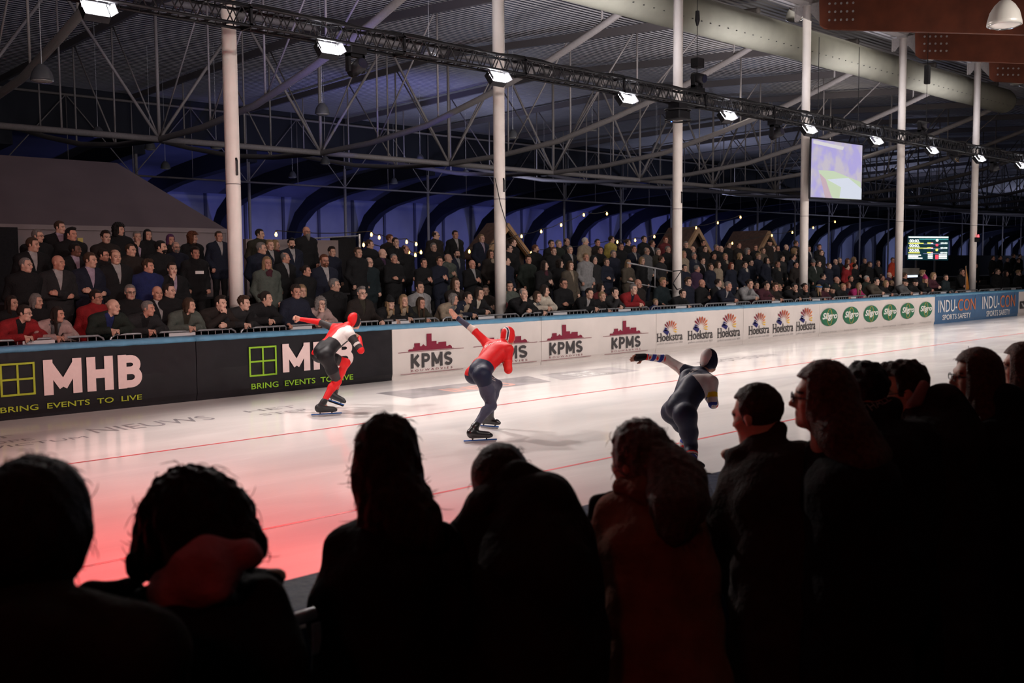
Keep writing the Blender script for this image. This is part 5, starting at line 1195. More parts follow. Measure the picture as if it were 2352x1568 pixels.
def wrap_text(name, s, c, u, v, w, h, m, parent, bvh, off=0.01):
    "lettering laid onto a body: every point slides along the normal onto the cloth"
    n = np.cross(_n(u), _n(v)); V, F = text_mesh(s, off); bm = bmesh.new()
    c = np.array(c)-_n(u)*w/2-_n(v)*h/2
    pts = c+V[:, :1]*w*_n(u)+V[:, 1:2]*h*_n(v)
    vs_ = [bm.verts.new(tuple(p)) for p in pts]
    for f in F:
        try: bm.faces.new([vs_[i] for i in f])
        except ValueError: pass
    bmesh.ops.triangulate(bm, faces=bm.faces); bmesh.ops.subdivide_edges(bm, edges=bm.edges, cuts=1)
    for q in bm.verts:
        hit = bvh.ray_cast(q.co+Vector(n)*.10, -Vector(n), .35)
        if hit[0] is not None: q.co = hit[0]+Vector(n)*.004
    me = bpy.data.meshes.new(name); bm.to_mesh(me); bm.free(); me.materials.append(m)
    o = bpy.data.objects.new(name, me); COL.objects.link(o); o.parent = parent; return o
def suitmat(n, c, r=.42): return mat('suit_'+n, c, max(r, .55), noise=.05, nscale=30, bump=.04, bscale=120, spec=.22)
S_red = suitmat('red', (.62, .012, .014)); S_black = suitmat('black', (.009, .008, .010)); S_grey = suitmat('dark_grey', (.034, .030, .031)); S_white = suitmat('white', (.62, .56, .54)); S_navy = suitmat('navy', (.015, .018, .044), .35)
S_slate = suitmat('slate', (.060, .060, .098)); S_blue = suitmat('flag_blue', (.03, .05, .30)); S_yel = suitmat('yellow', (.62, .38, .01)); S_cr = suitmat('cream', (.62, .48, .42)); S_bred = suitmat('bright_red', (.78, .03, .025))
wave_bump(S_slate, 60, 'DIAGONAL', .3, .003)
TR = V3(1, 0, 0)                                     # travel direction
# --- skater one (red and black suit)
O1 = (660, 700); K1 = 5.6
J1 = hooks(dict(P=(425, 600, 14.50), HR=(500, 665, 14.38), HL=(420, 645, 14.68), KR=(640, 985, 14.55), AR=(462, 1255, 14.36), KL=(755, 745, 14.85), AL=(610, 1120, 15.1), C=(665, 385, 14.72), N=(775, 275, 14.85), SL=(600, 300, 14.98), SR=(815, 390, 14.58),
     H=(862, 212, 14.93), EL=(415, 222, 15.02), WL=(165, 183, 15.05), ER=(945, 585, 14.50), WR=(925, 420, 14.80), FR=(520, 1350, 14.45), FL=(660, 1225, 15.15)), K1, O1)
def paint1(f):
    w, t, u, lat, bk = f['who'], f['t'], f['u'], f['lat'], f['bk']; m = np.full(len(w), 1)
    tor = (w == 10) | (w == 11); m[tor] = 0
    m[tor & (lat > .075) & (u > .38) & (bk > -.05)] = 3               # white flank
    m[tor & (lat > .0) & (bk <= -.05)] = 1; m[tor & (lat > .03) & (u <= .38)] = 1
    m[tor & (u < .22) & (lat > -.075)] = 1; m[(w == 11) & (bk < -.02) & (u < .2)] = 1
    m[(w == 20)] = 1; m[w == 25] = 1; m[w == 21] = 2; m[w == 26] = 2
    m[(w == 26) & (t > .85)] = 0; m[(w == 21) & (t > .45)] = 0
    for a in (22, 23, 27, 28): m[w == a] = 0
    for a in (23, 28): m[(w == a) & (t > .90)] = 1
    m[w == 30] = 2; m[(w == 30) & (t < .12)] = 3; m[w == 31] = 0
    m[w == 33] = 2; m[(w == 33) & (t > .55) & (t < .68)] = 3; m[(w == 33) & (t > .93)] = 0; m[w == 34] = 0
    m[(w == 33) & (t < .10)] = 3
    return m
Rh1 = rotm(math.radians(-90+6), math.radians(-8))
sk1, suit1, bvh1, fr1 = skater('person', J1, Rh1, dict(hl=((-.8, .2, .25), (0, -1, -.3), .75), hr=((-.3, .6, .5), (0, 0, -1), .6), paint=paint1, mats=(S_red, S_black, S_grey, S_white), suit='red, black and white racing suit',
     capm=(S_red, S_black), cappaint=lambda c: (c[:, 1] > -.035+.25*c[:, 2]).astype(int), cap='red and black racing hood'))
tag(sk1, 'skater in red, black and white suit pushing off beside the MHB board', 'skater', 'three skaters racing')
h_ = P(715, 957, Z=0); t_ = P(785, 952.5, Z=0); skate(sk1, J1['AR'], J1['KR'], h_, t_, 0, M_bootg)
h_ = PD(751, 921, 15.05); t_ = PD(789, 934, 14.95); skate(sk1, J1['AL'], J1['KL'], h_+V3(0, 0, .0), t_, 0, M_bootg, (.1, .25, 1))
MB().tube([J1['AR']+(J1['KR']-J1['AR'])*t for t in (.02, .16)], [.040, .042], 14).build('sock', S_cr, sk1, smooth=True)
# --- skater two (red suit with navy legs)
O2 = (1040, 680); K2 = 4.355
J2 = hooks(dict(P=(245, 740, 12.28), HR=(300, 800, 12.12), HL=(215, 790, 12.45), KR=(388, 1095, 12.25), AR=(222, 1305, 11.98), KL=(445, 885, 12.80), AL=(372, 1195, 13.0), C=(425, 570, 12.55), N=(490, 478, 12.78), SL=(350, 480, 12.92), SR=(553, 535, 12.48),
     H=(553, 405, 12.90), EL=(215, 345, 13.0), WL=(42, 215, 13.1), ER=(555, 735, 12.42), WR=(512, 650, 12.75), FR=(260, 1390, 12.05), FL=(400, 1250, 13.05)), K2, O2)
def paint2(f):
    w, t, u, lat, bk = f['who'], f['t'], f['u'], f['lat'], f['bk']; m = np.full(len(w), 0)
    tor = (w == 11) | (w == 10)
    m[tor & (u < .13-2.0*np.clip(.0-lat, 0, 1)) ] = 1; m[tor & (u < -.10)] = 1; m[tor & (bk < -.03) & (u < .12)] = 1
    m[w == 20] = 1; m[(w == 25)] = 1; m[(w == 25) & (t > .45)] = 2; m[(w == 20) & (t > .5)] = 2
    for a in (21, 22, 23, 26, 27, 28): m[w == a] = 2
    m[((w == 23) | (w == 28)) & (t > .80)] = 1
    m[(w == 31) & (t < .30)] = 3; m[(w == 31) & (t >= .30)] = 2; m[(w == 31) & (t > .85)] = 1
    m[w == 34] = 4; m[(w == 33) & (t > .55)] = 4; m[(w == 34) & (t > .55)] = 3; m[(w == 34) & (t > .75)] = 1
    return m
Rh2 = rotm(math.radians(-90+4), math.radians(-12))
def cap2(c):
    m = np.zeros(len(c), int); s_ = np.abs(c[:, 1]+.075-.0*c[:, 2]); m[s_ < .018] = 1; m[s_ < .008] = 2; return m
sk2, suit2, bvh2, fr2 = skater('person', J2, Rh2, dict(hl=((-.75, .15, .7), (.2, -1, 0), .15), hr=((-.3, .7, .6), (0, 0, -1), .6), paint=paint2, mats=(S_red, S_navy, S_slate, S_cr, S_bred), suit='red racing suit with navy legs',
     capm=(S_red, S_white, S_navy), cappaint=cap2, cap='red racing hood with white and navy stripe'))
tag(sk2, 'skater in red top and navy legs with NORGE lettering, gliding in the middle', 'skater', 'three skaters racing')
h_ = P(1065, 1018, Z=0); t_ = P(1141, 1014, Z=0); skate(sk2, J2['AR'], J2['KR'], h_, t_, 0, M_boot)
h_ = P(1103, 982, Z=0.0); t_ = P(1145, 985, Z=0); skate(sk2, J2['AL'], J2['KL'], h_, t_, 0, M_boot, (0, .2, 1))
bk2 = fr2['back']; sp2 = fr2['spine']; sd2 = fr2['side']
u_ = _n(-sp2*.75-sd2*.62); n_ = _n(np.cross(-sp2, sd2)); v_ = np.cross(n_, u_)
wrap_text('back_lettering', 'NORGE', on_body(bvh2, 1131, 789), u_, v_, .22, .050, S_white, sk2, bvh2, .015)
for dxx in (0, .025):
    a0 = J2['HL']*.5+J2['KL']*.5
    pts = []
    for t in np.linspace(0, 1, 9):
        q = J2['HR']*(1-t)*.0+ (J2['HL']*(1-.25-.45*t)+J2['KL']*(.25+.45*t))
        hit = bvh2.ray_cast(Vector(q+V3(.0, -.30, .02+dxx)), Vector((0, 1, 0)), .6)
        if hit[0] is not None: pts.append(hit[0]+Vector((0, -.004, 0)))
    if len(pts) > 3: MB().tube(pts, .005, 5).build('leg_stripe', S_white, sk2)
# --- skater three (navy suit, white arms, flag pattern sleeves and socks)
O3 = (1440, 780); K3 = 4.9
J3 = hooks(dict(P=(555, 770, 9.85), HR=(665, 860, 9.68), HL=(515, 820, 10.02), KR=(722, 1195, 9.78), AR=(742, 1490, 9.60), KL=(700, 1050, 10.25), AL=(628, 1400, 10.25), C=(745, 520, 10.08), N=(835, 375, 10.36), SL=(655, 355, 10.48), SR=(950, 480, 10.02),
     H=(925, 240, 10.42), EL=(440, 218, 10.62), WL=(190, 192, 10.55), ER=(972, 720, 9.95), WR=(900, 640, 10.22), FR=(760, 1560, 9.66), FL=(640, 1500, 10.3)), K3, O3)
def paint3(f):
    spn_ = f['spine']
    w, t, u, lat, bk, C = f['who'], f['t'], f['u'], f['lat'], f['bk'], f['C']; m = np.zeros(len(w), int)
    tor = (w == 10)
    rs = (J3['SR']-(J3['P'])); us = (rs@spn_)/np.linalg.norm(J3['N']-J3['P']); ls = (J3['SR']-(J3['P']*(1-us)+J3['N']*us))@f['side']
    dS = np.linalg.norm(C-J3['SR'], axis=1); m[tor & (dS < .115)] = 1; m[tor & (lat > ls*.30+.62*np.abs(u-us+.06)) & (u > us-.36)] = 1
    m[tor & (lat < -.175) & (u > .70)] = 1
    m[(w == 30) | (w == 33)] = 1; m[(w == 33) & (t > .50) & (t < .72)] = 4
    def flag(mask, a, b, n):
        a, b = f['j'][a], f['j'][b]; ax_ = _n(b-a); L_ = np.linalg.norm(b-a); r = C[mask]-a; s_ = (r@ax_)/L_
        e1 = _n(np.cross(ax_, V3(0.3, .5, 1))); e2 = np.cross(ax_, e1); ph = np.arctan2(r@e2, r@e1)/(2*PI)
        q = (s_*n+ph) % 1; out = np.where(q < .5, 2, 1); c2 = ((s_*n*1.0-ph*2.0) % 1); dot = (np.abs(q-.75) < .13) & (np.abs(c2-.5) < .22); out[dot] = 3; m[mask] = out
    flag((w == 31), 'EL', 'WL', 3); flag((w == 34), 'ER', 'WR', 3)
    for a in (22, 23): flag(w == a, 'KL', 'AL', 3)
    flag(w == 28, 'KR', 'AR', 3)
    m[(w == 31) & (t < .10)] = 1
    m[(w == 31) & (t > .86)] = 3
    kn = ((C-J3['KR'])@_n(J3['AR']-J3['KR']))/np.linalg.norm(J3['AR']-J3['KR']); lg = (w == 27) | (w == 28)
    m[(w == 27)] = 0; m[lg & (kn > .33) & (kn < .37)] = 3; m[lg & (kn >= .37) & (kn < .42)] = 1; m[lg & (kn >= .42) & (kn < .45)] = 5; m[(w == 27) & (kn >= .45)] = 2
    return m
Rh3 = rotm(math.radians(-90+2), math.radians(-14))
def cap3(c): m = np.zeros(len(c), int); m[(c[:, 1] < -.082+.25*c[:, 2]) ] = 1; return m
sk3, suit3, bvh3, fr3 = skater('person', J3, Rh3, dict(hl=((-.8, .35, -.05), (.3, -1, -.2), .1), hr=((-.2, .8, .5), (0, 0, -1), .6), paint=paint3, mats=(S_navy, S_white, S_blue, S_bred, S_yel, S_black), suit='navy racing suit with white arms and flag pattern sleeves',
     capm=(S_navy, S_white), cappaint=cap3, cap='navy racing hood with white back'))
tag(sk3, 'skater in navy suit with FRYSLÂN lettering, yellow armband and flag sleeves', 'skater', 'three skaters racing')
h_ = P(1560, 1118, Z=0); t_ = P(1655, 1116, Z=0); skate(sk3, J3['AR'], J3['KR'], h_, t_, 0, M_boot)
h_ = P(1545, 1085, Z=0); t_ = P(1620, 1087, Z=0); skate(sk3, J3['AL'], J3['KL'], h_, t_, 0, M_boot)
u_ = _n(-fr3['spine']-fr3['side']*.12); n_ = _n(np.cross(-fr3['spine'], fr3['side'])); v_ = np.cross(n_, u_)
wrap_text('back_lettering', 'FRYSLÂN', on_body(bvh3, 1587, 857), u_, v_, .24, .050, S_white, sk3, bvh3, .015)
g_ = [cone(J3['WL']-_n(np.array([-.8, .35, -.05]))*.01, J3['WL']+_n(np.array([-.8, .35, -.05]))*.085, .036, .042, .02)]
V, F = sdf_mesh(g_, .006); objm('glove', mesh_np('glove', V, F, (S_black,)), sk3)

# ================================================================ the far crowd
# each line: x y (in the enlarged view of its block) row pose look hair haircolour sex coat shirt extras
CROWD = {
'A 0 500 5.227': '''455 225 4 S r short g m bk - G
395 330 3 S r short b m bk wh -
720 120 5 S r short b m bk li -
855 205 4 S r quiff k m bk - -
905 390 3 S r short k m bk li B
310 575 2 S r buzz g m bk - -
700 545 2 X r bald g m dg wh -
1085 515 2 X r short b m nv li -
1245 455 3 S r short d m dg - G
1385 475 2 S c receding b m bk wh -
1270 240 4 S c tousled d m br - -
1430 150 5 S r bigcurly k m bk - -
145 1030 1 S r long d w bk - -
440 1010 1 S r bob g w bk - -
295 1150 0 L r short d m rd bk G
700 1165 0 L r verylong d w pk bk 3
1155 960 1 S r short d m rd - G
1360 1075 0 L r bald g m gn bl -''',
'B 280 500 5.227': '''100 900 1 S c short g m bk - G
105 395 3 S r buzz b m br - -
185 235 5 D c short g m bk li -
310 210 5 S c verylong k w bk - -
470 360 3 S r short k m bk - b
585 270 5 S c bob p w bk - -
650 360 4 S c receding g m nv - Gb
855 245 5 S r bigcurly a w bk br -
880 430 3 S c tousled d m bk - -
1165 230 5 S c short b m nv wh -
315 590 2 S r tousled b m bl - -
605 620 2 D c short d m bk li -
315 1095 0 L r short g m dg bk -
425 910 1 S c bald g m bk wh -
570 885 1 S r buzz d m bk - -
815 1060 0 L r bob b w gg ol -
1185 1030 0 C r quiff d m br - -
1465 1030 0 L r tousled b m dg - -''',
'C 560 500 5.807': '''215 225 5 S r short d m ol - -
235 415 3 S r short g m nv - -
350 370 4 S c short y m bk wh -
425 370 5 S r bob y w dr - -
310 610 2 S c long y w gg - 2
555 540 3 S r receding g m bk wh -
635 350 4 S c quiff k m nv wh b
835 190 5 S c bald g m bk - GZ
835 715 2 S r tied d w bk - -
1075 580 2 S c short a m nv wh bG
1175 460 4 S c tousled d m nv - -
1210 905 1 S r short g m bk - 5
1525 470 3 S c short b m bk - -
695 995 0 R c tousled d m nv - -
775 985 1 S c bob y w bk - -
305 1085 0 L r tied d w bk - -
1030 1150 0 C c curly g w pk - G
1570 1010 0 R c quiff g m br ol G''',
'D 840 500 5.807': '''55 360 5 S r short b m bk - -
50 600 3 S c receding g m te - G
325 285 6 S r short a m br - -
400 330 5 D c short d m bk - -
225 480 4 S r bald d m bk pu -
530 430 5 S r receding b m bk - -
375 550 3 X c buzz g m bk - -
775 610 3 H c tied d w bk - -
935 240 6 S r receding d m br - G
1195 230 6 S c short d m bk wh -
905 400 5 S c short g m bk - -
985 585 3 H c tied b w nv - -
1100 545 4 H r bald y m gg - -
1215 485 5 S c short k m nv lg b
1420 625 3 H c bald g m bk wh -
1545 280 6 S c short y m nv li -
1665 490 4 S c long b w br - 1
720 935 1 S c short d m lg wh -
1200 885 1 D c long b w br - -
330 1145 0 L c long y w bk - n1
510 1110 0 L c long y w bk - 1
740 1140 0 L c verylong b w ol - -
1175 1090 0 L r bob g w be - G3
1360 1070 0 L q short d m nv - 1
1520 1015 0 L c bob d w bk cr -
1600 975 1 H l short d m br - -''',
'E 1120 520 7.127': '''350 365 4 S r short d m bk - G
415 270 5 S r buzz b m bk - -
665 550 3 S c quiff b m gn - -
785 370 5 S r short a m bk - b
1045 290 5 S c short d m bk - -
1165 290 5 S c short g m gn - -
1300 260 6 S c receding d m bk - -
1080 410 4 S c short a m bk - -
1345 385 4 S c short g m bk wh -
1600 250 5 S r short w m be - -
1800 270 6 S c short d m br - -
2030 220 6 S r short d m ye - -
1840 395 5 S c short b m bk - -
2060 455 4 S c short g m nv - -
1610 510 3 S c short y m lg - -
1745 560 3 S c - k m dg - H
1945 590 3 X c short b m nv - -
930 645 2 H r long d w bk - 2
1185 615 3 S r curly d w bk - -
1355 645 2 S c verylong b w tp be -
310 575 3 S r buzz d m nv - -
360 985 1 S l short k m gg - -
255 1100 1 S l verylong y w dr - -
590 1110 0 C c receding g m bk - -
820 1155 0 L c bob b w bk - 3
940 1060 0 L r bob d w cr - -
1245 940 1 X c short d m bk - G
1665 1100 0 L c quiff d m bk wh -
1850 1010 1 S r bob d w dr - -
1875 1150 0 L c short y m bk - -''',
'F 1400 520 7.465': '''90 1135 0 C c short k m dg - -
195 350 5 S c short b m bk - -
315 280 6 S r tied b w bk - -
420 390 5 S c short b m nv wh -
325 640 3 X c long y w tp - -
560 595 3 S c bob y w bk - -
595 225 6 S c short d m bk - -
640 430 4 S c receding g m gy - G
735 300 6 S r tied b w bk wh -
830 440 5 S c short g m ol - -
890 570 4 S r short b m dg - -
960 235 6 S c short r m dr - -
1000 400 5 S c short g m bk - -
490 985 1 S c bald g m br - -
410 1080 0 L c short g m rd nv -
915 965 1 R c tousled y m te - -
790 1300 0 S c short y m bl - K
1310 320 5 S l short g m bk - -
1275 485 4 S c long y w be - -
1425 400 5 S c bald d m bk - -
1450 510 4 S c short g w nv - 3
1605 290 6 S c short d m bk - -
1635 390 5 S c short b m bk - -
1285 720 3 S c short k m nv - -
1500 730 3 S r short g m pu - -
1595 590 4 S c short d m bk wh -
1790 515 5 S c short d m bk - -
1865 660 3 S c long b w be - -
1735 700 3 S c short b m nv - -
1345 955 1 S c tousled b m nv - -
1585 980 1 H c bald g m bk - -
1865 975 1 H r short d m bk wh -
1255 1155 0 L c short d m bk - -''',
'G 1640 520 7.838': '''125 410 5 S c bald g m bk - -
45 385 6 S c short g m bk - -
265 340 6 S c short b m bk - -
205 550 4 S c short y w bk - 1
445 345 6 S c short b m br - -
465 545 4 S r bob y w bk - -
605 455 5 S c curly g m bk - -
745 385 6 S l short b m bk - -
315 715 3 S c long r w nv - -
555 695 3 S c short d m nv - 4
665 655 4 S c short k m nv - -
800 545 4 S c tousled y m nv - -
950 615 3 S c long k w nv - 3
885 440 5 S c short b m tp - -
1000 300 6 S c - d m br - c
1065 405 6 S c short g m dg - -
1145 685 3 S c short b m bk - 1
1230 580 4 S c short d m dg - -
1146 395 6 S l short d m bk - -
1300 380 6 S c bald g m bk - -
1475 310 6 S r short b m br - -
1450 460 5 S r bigcurly y w bk - -
1430 555 4 S r short d m nv wh -
1475 695 3 S c short k m br - -
1590 850 2 S l short a m br - -
1625 930 1 S r bald g m dg - -
1710 405 5 S l short d m nv wh -
1900 378 5 S l short d m bk - -
1930 475 4 S c short b m bk - -
1785 665 3 S l - g m gn wh N
1885 675 3 S c short d m gn - -
255 1080 0 L c short g m nv wh -
650 1040 0 L c tied d w lg - 3
765 1065 1 S c tied d w bu - -
950 1075 0 L c tied d w bu - -
1100 1095 0 L c tousled b m br - -
1170 1105 1 S r short y m bk - -
1350 1140 1 S r short d m bk - -
1450 1095 0 C c short k m bk - -
1640 1095 0 C c tied d w bk - -''',
'H 1860 530 8.71': '''190 1155 0 L c long y w bk - h
335 1160 0 L c - b m bu - m
450 1185 0 L c - d m bk - c
265 920 2 S r short k m nv - -
540 990 1 S c bald g m gn - -
540 1125 1 S c short b m bk - -
670 1130 0 L c short y m bk - -
770 1090 1 S c bob r w nv - -
820 960 2 S c short b m bk - -
990 1115 0 L c verylong y w ma - -
1140 970 1 S c short w m gn - -
1330 1020 0 L c short k m tp - -
1530 1065 0 L c bob y w bk - -
1450 950 2 S c short b m bk - -
1590 890 2 S r bald y m pu - -
1640 1055 1 S r short y m bk - -
1760 860 2 S r short k m bk - -
1910 1040 0 L c - d m gy - c
1895 905 1 S r short b m br - -
2110 1040 0 L c - d m bk - n
385 705 3 S c short b m nv - -
515 625 4 S l bald g m nv - -
600 595 5 S l short g m bk - -
750 730 3 S r tied d w rd - -
760 615 4 S c bob a w rd - -
885 590 5 S r curly y m og - -
910 715 4 H r short d m bk - -
1100 605 5 S l short b m bk - -
1200 675 4 S c short b m bk - -
1370 650 4 D l short b m bk - -
1660 590 5 S l short b m og - -''',
'I 2080 520 8.254': '''320 900 1 S r tousled y m nv - -
375 1010 0 L l long y w bk - o
535 945 0 L c bob y w bu - -
765 970 0 R l short d m te - -
1070 865 1 D c short d m bk - -
1330 745 3 S l short b m bk - -
1745 860 1 S c short b m bk - -
1910 895 1 S c long d w bk - -
2140 885 1 S c tousled y m bk - -
1660 600 4 S c short d m bk - -
1790 595 4 S c short k m bk - -
1930 635 4 S l short d m bk - -
2050 560 5 S c short b m bk - -
2170 570 5 S c short d m bk - -
2140 650 4 S c short b w bk - -''',
}
PEOPLE = []
for blk, txt in CROWD.items():
    _, ox, oy, sc = blk.split(); ox, oy, sc = float(ox), float(oy), float(sc)
    for ln in txt.splitlines():
        a = ln.split(); x, y = ox+float(a[0])/sc, oy+float(a[1])/sc
        row, pose, look, hk, hc, sex, coat, shirt, ex = int(a[2]), a[3], a[4], a[5], a[6], a[7], a[8], a[9], a[10]
        o = spectator(x, y, row, pose, look, None if hk == '-' else hk, hc, sex, coat, None if shirt == '-' else shirt, ex)
        PEOPLE.append((o, x, row, pose, hk, hc, sex, coat, shirt, ex))
colpx = [543, 1149, 1553, 1845, 2065, 2233]
rown = ['front', 'second', 'third', 'fourth', 'fifth', 'sixth', 'top']
def seg(x): return sum(x > c for c in colpx)
segn = ['left of column one', 'between columns one and two', 'between columns two and three', 'between columns three and four', 'between columns four and five', 'between columns five and six', 'right of column six']
cnt = {}
for rec in sorted(PEOPLE, key=lambda r: r[1]):
    o, x, row, pose, hk, hc, sex, coat, shirt, ex = rec
    sg_ = seg(x); k = (sg_, row); cnt[k] = cnt.get(k, 0)+1
    who = 'boy' if 'K' in ex else ('man' if sex == 'm' else 'woman')
    hd_ = 'bald' if hk in ('bald',) else ('hooded' if 'H' in ex else 'hat-wearing' if set('nmNoc') & set(ex) else 'long-bearded' if 'Z' in ex else 'bearded' if 'b' in ex else HAIRC[hc][0] if hc != 'k' else 'black-haired')
    if hc == 'p': hd_ = 'purple-lit'
    if hc == 'y' and hd_ == 'blond': hd_ = 'fair-haired'
    lab = '%s %s in %s, %s from left, %s row, %s' % (hd_, who, GCOL[coat][0], ordn[cnt[k]-1], rown[row], segn[sg_])
    tag(o, lab, 'person', 'spectators in the %s row behind the far boards' % rown[row]); del o['_i']
# things on the front of clothes
def chest_patch(i, name, m, w_, h_, dz, dx=0.):
    o = PEOPLE[i][0]; j = joints('S'); MB().box((dx-w_/2, .170, 1.30+dz-h_/2), (dx+w_/2, .178, 1.30+dz+h_/2)).build(name, m, o)
chest_patch(26, 'shirt_print', M_white, .18, .06, -.02)

# ================================================================ spectators on the near side, seen from behind
M_floor_n = M_floor
def pc(x1, y1, D1, r1, x2=None, y2=None, D2=None, r2=None, k=.05, lab=0):
    a = PD(x1, y1, D1); r1 = r1*D1/FPX
    if x2 is None: return cone(a, a+V3(0, 0, .001), r1, r1, k, lab)
    return cone(a, PD(x2, y2, D2), r1, r2*D2/FPX, k, lab)
def wisps(hv, c, n, L, m, parent, seed=1, curl=1.):
    if curl < .45: n = n//2; L = min(L, .018)
    rg = np.random.default_rng(seed); mb = MB(); idx = rg.integers(0, len(hv), n)
    for i in idx:
        p = hv[i].copy(); d = _n(p-c+rg.normal(0, .02, 3)); g_ = _n(np.cross(d, rg.normal(0, 1, 3))); pts = [p-d*.006]; l = L*rg.uniform(.4, 1.2)
        for s_ in range(6):
            d = _n(d*.75+g_*.45*curl+V3(0, 0, -.28)); p = p+d*l/6; pts.append(p)
        mb.tube(pts, [.0011]*5+[.0007, .0003], 3, caps=False)
    o = mb.build('loose_hair', m, parent); return o
def bystander(label, hc, D, yaw, pitch, hairp, coatp, hm, cm, hs=1.0, extra_body=(), hair_noise=(.004, 90), wn=40, wl=.04, curl=1., haircut=False, roll=0):
    H = PD(hc[0], hc[1], D); R = rotm(math.radians(yaw), math.radians(pitch), math.radians(roll))
    # body core under the coat
    core = []
    for p in coatp: core.append(('c', p[1], p[2], max(p[3]*.72, .02), max(p[4]*.72, .02), .06, 0))
    tr = coatp[0]; nk = tr[1]
    body = core+head(H, R, hs, 1, H+(nk-H)*.72, .055)+list(extra_body)
    low = min((tuple(p[2]) for p in coatp), key=lambda q: q[2]); low = np.array(low)
    for s_ in (-1, 1): body += [cone(low, V3(low[0]+.10*s_, low[1], .5), .10, .07, .06), cone(V3(low[0]+.10*s_, low[1], .5), V3(low[0]+.11*s_, low[1], .10), .06, .04, .04), cone(V3(low[0]+.11*s_, low[1], .07), V3(low[0]+.11*s_+.06, low[1]+.12, .05), .035, .03, .03)]
    V, F = sdf_mesh(body, .011); mi = face_ids(fcent(V, F), H, R)
    o = objm('person', mesh_np('person', V, F, (SKIN, M_eye, M_lip, hm), mi)); tag(o, label, 'person')
    fold = lambda D_, X, Y, Z: D_+.006*np.sin(Z*34+X*25)*np.sin(X*19-Z*14+Y*24+1)
    cp = list(coatp)
    CV, CF = sdf_mesh(cp, .013, fold); coat = objm('coat', mesh_np('coat', CV, CF, (cm,)), o)
    tp = []
    for s_ in (-1, 1): tp += [cone(low+V3(0, 0, .02), V3(low[0]+.10*s_, low[1], .5), .125, .085, .06), cone(V3(low[0]+.10*s_, low[1], .5), V3(low[0]+.11*s_, low[1], .10), .08, .06, .04)]
    TV, TF = sdf_mesh(tp, .02); objm('trousers', mesh_np('trousers', TV, TF, (cloth('bk'),)), o)
    SV, SF = sdf_mesh([cone(V3(low[0]+.11*s_, low[1]-.03, .052), V3(low[0]+.11*s_+.06, low[1]+.13, .045), .048, .042, .03) for s_ in (-1, 1)], .015); objm('shoes', mesh_np('shoes', SV, SF, (M_blackcloth,)), o)
    # hair
    if haircut:
        HV, HF = hair_mesh(haircut, .006); HV = HV*hs*1.02@R.T+H
    else:
        a_, f_ = hair_noise
        def ex(D_, X, Y, Z):
            q = [(R[0, i]*(X-H[0])+R[1, i]*(Y-H[1])+R[2, i]*(Z-H[2])) for i in range(3)]
            D_ = D_+a_*(np.sin(X*f_+Z*20)*np.sin(Y*f_*1.1)*np.sin(Z*f_*.5+X*30)+.5*np.sin(X*f_*2.3)*np.sin(Y*f_*2.1+Z*25))
            return np.maximum(D_, np.minimum(np.minimum(q[1]-(.062-.9*np.clip(.055-np.abs(q[0]), 0, .02))*hs, .080*hs-q[2]), q[2]+.13))
        skull = [ell(H+R@np.array([0, -.014, .040])*hs, np.array([.087, .107, .100])*hs, R, .04), ell(H+R@np.array([0, -.060, -.02])*hs, np.array([.07, .05, .07])*hs, R, .04)]
        HV, HF = sdf_mesh(skull+list(hairp), .008, ex)
    hobj = objm('hair', mesh_np('hair', HV, HF, (hm,)), o)
    if wn: wisps(HV[HV[:, 2] > H[2]-.25], H, wn, wl, hm, o, int(hc[0]), curl)
    return o, H, R, (CV, CF)
def fcloth(n, c): return mat('near_'+n, c, .9, noise=.2, nscale=12, bump=.4, bscale=40, spec=.12)
HB = mat('near_dark_hair', (.012, .007, .006), .55, noise=.4, nscale=60, bump=.6, bscale=160, spec=.15)
HR_ = mat('near_red_brown_hair', (.085, .030, .018), .5, noise=.4, nscale=60, bump=.6, bscale=160, spec=.18)
HN = mat('near_brown_hair', (.035, .018, .012), .55, noise=.4, nscale=60, bump=.6, bscale=160, spec=.15)
HG = mat('near_grey_brown_hair', (.10, .075, .06), .5, noise=.4, nscale=60, bump=.6, bscale=160)
# 1 far left
o, H, R, _ = bystander('dark-haired person in dark jacket, largest silhouette at the bottom left', (78, 1226), 2.0, -38, -8, [pc(78, 1170, 2.0, 118, 80, 1215, 2.0, 122), pc(60, 1250, 1.95, 100, 80, 1290, 1.97, 85)],
    [pc(95, 1370, 1.97, 80, 60, 1480, 1.9, 170), pc(40, 1450, 1.95, 120, 20, 1900, 1.9, 260), pc(190, 1450, 1.92, 92, 320, 1500, 1.88, 98), pc(320, 1500, 1.88, 98, 330, 1900, 1.85, 120), pc(-120, 1460, 1.9, 90, -150, 1800, 1.85, 120)], HB, fcloth('black_jacket', (.020, .017, .014)), 1.0, hair_noise=(.004, 70), wn=90, wl=.035, curl=.6)
# 2 curly with pink hood
o, H, R, _ = bystander('curly-haired person in black coat with rosy hood lying over the collar', (448, 1210), 2.45, -40, -6,
    [pc(425, 1178, 2.45, 84, 470, 1180, 2.45, 84), pc(445, 1190, 2.43, 100, 450, 1225, 2.43, 100), pc(375, 1200, 2.45, 48, 340, 1290, 2.42, 46), pc(525, 1190, 2.45, 45, 562, 1248, 2.42, 44), pc(470, 1240, 2.4, 90, 540, 1255, 2.4, 50)],
    [pc(470, 1390, 2.42, 90, 460, 1500, 2.35, 150), pc(450, 1500, 2.35, 150, 440, 2000, 2.3, 190), pc(600, 1385, 2.42, 62, 615, 1520, 2.38, 82), pc(615, 1520, 2.38, 82, 620, 1950, 2.3, 90), pc(350, 1400, 2.42, 60, 320, 1600, 2.35, 90), pc(560, 1330, 2.5, 32, 640, 1322, 2.5, 22)], HB, fcloth('black_coat', (.012, .011, .012)), 1.0, hair_noise=(.012, 75), wn=170, wl=.055, curl=1.4)
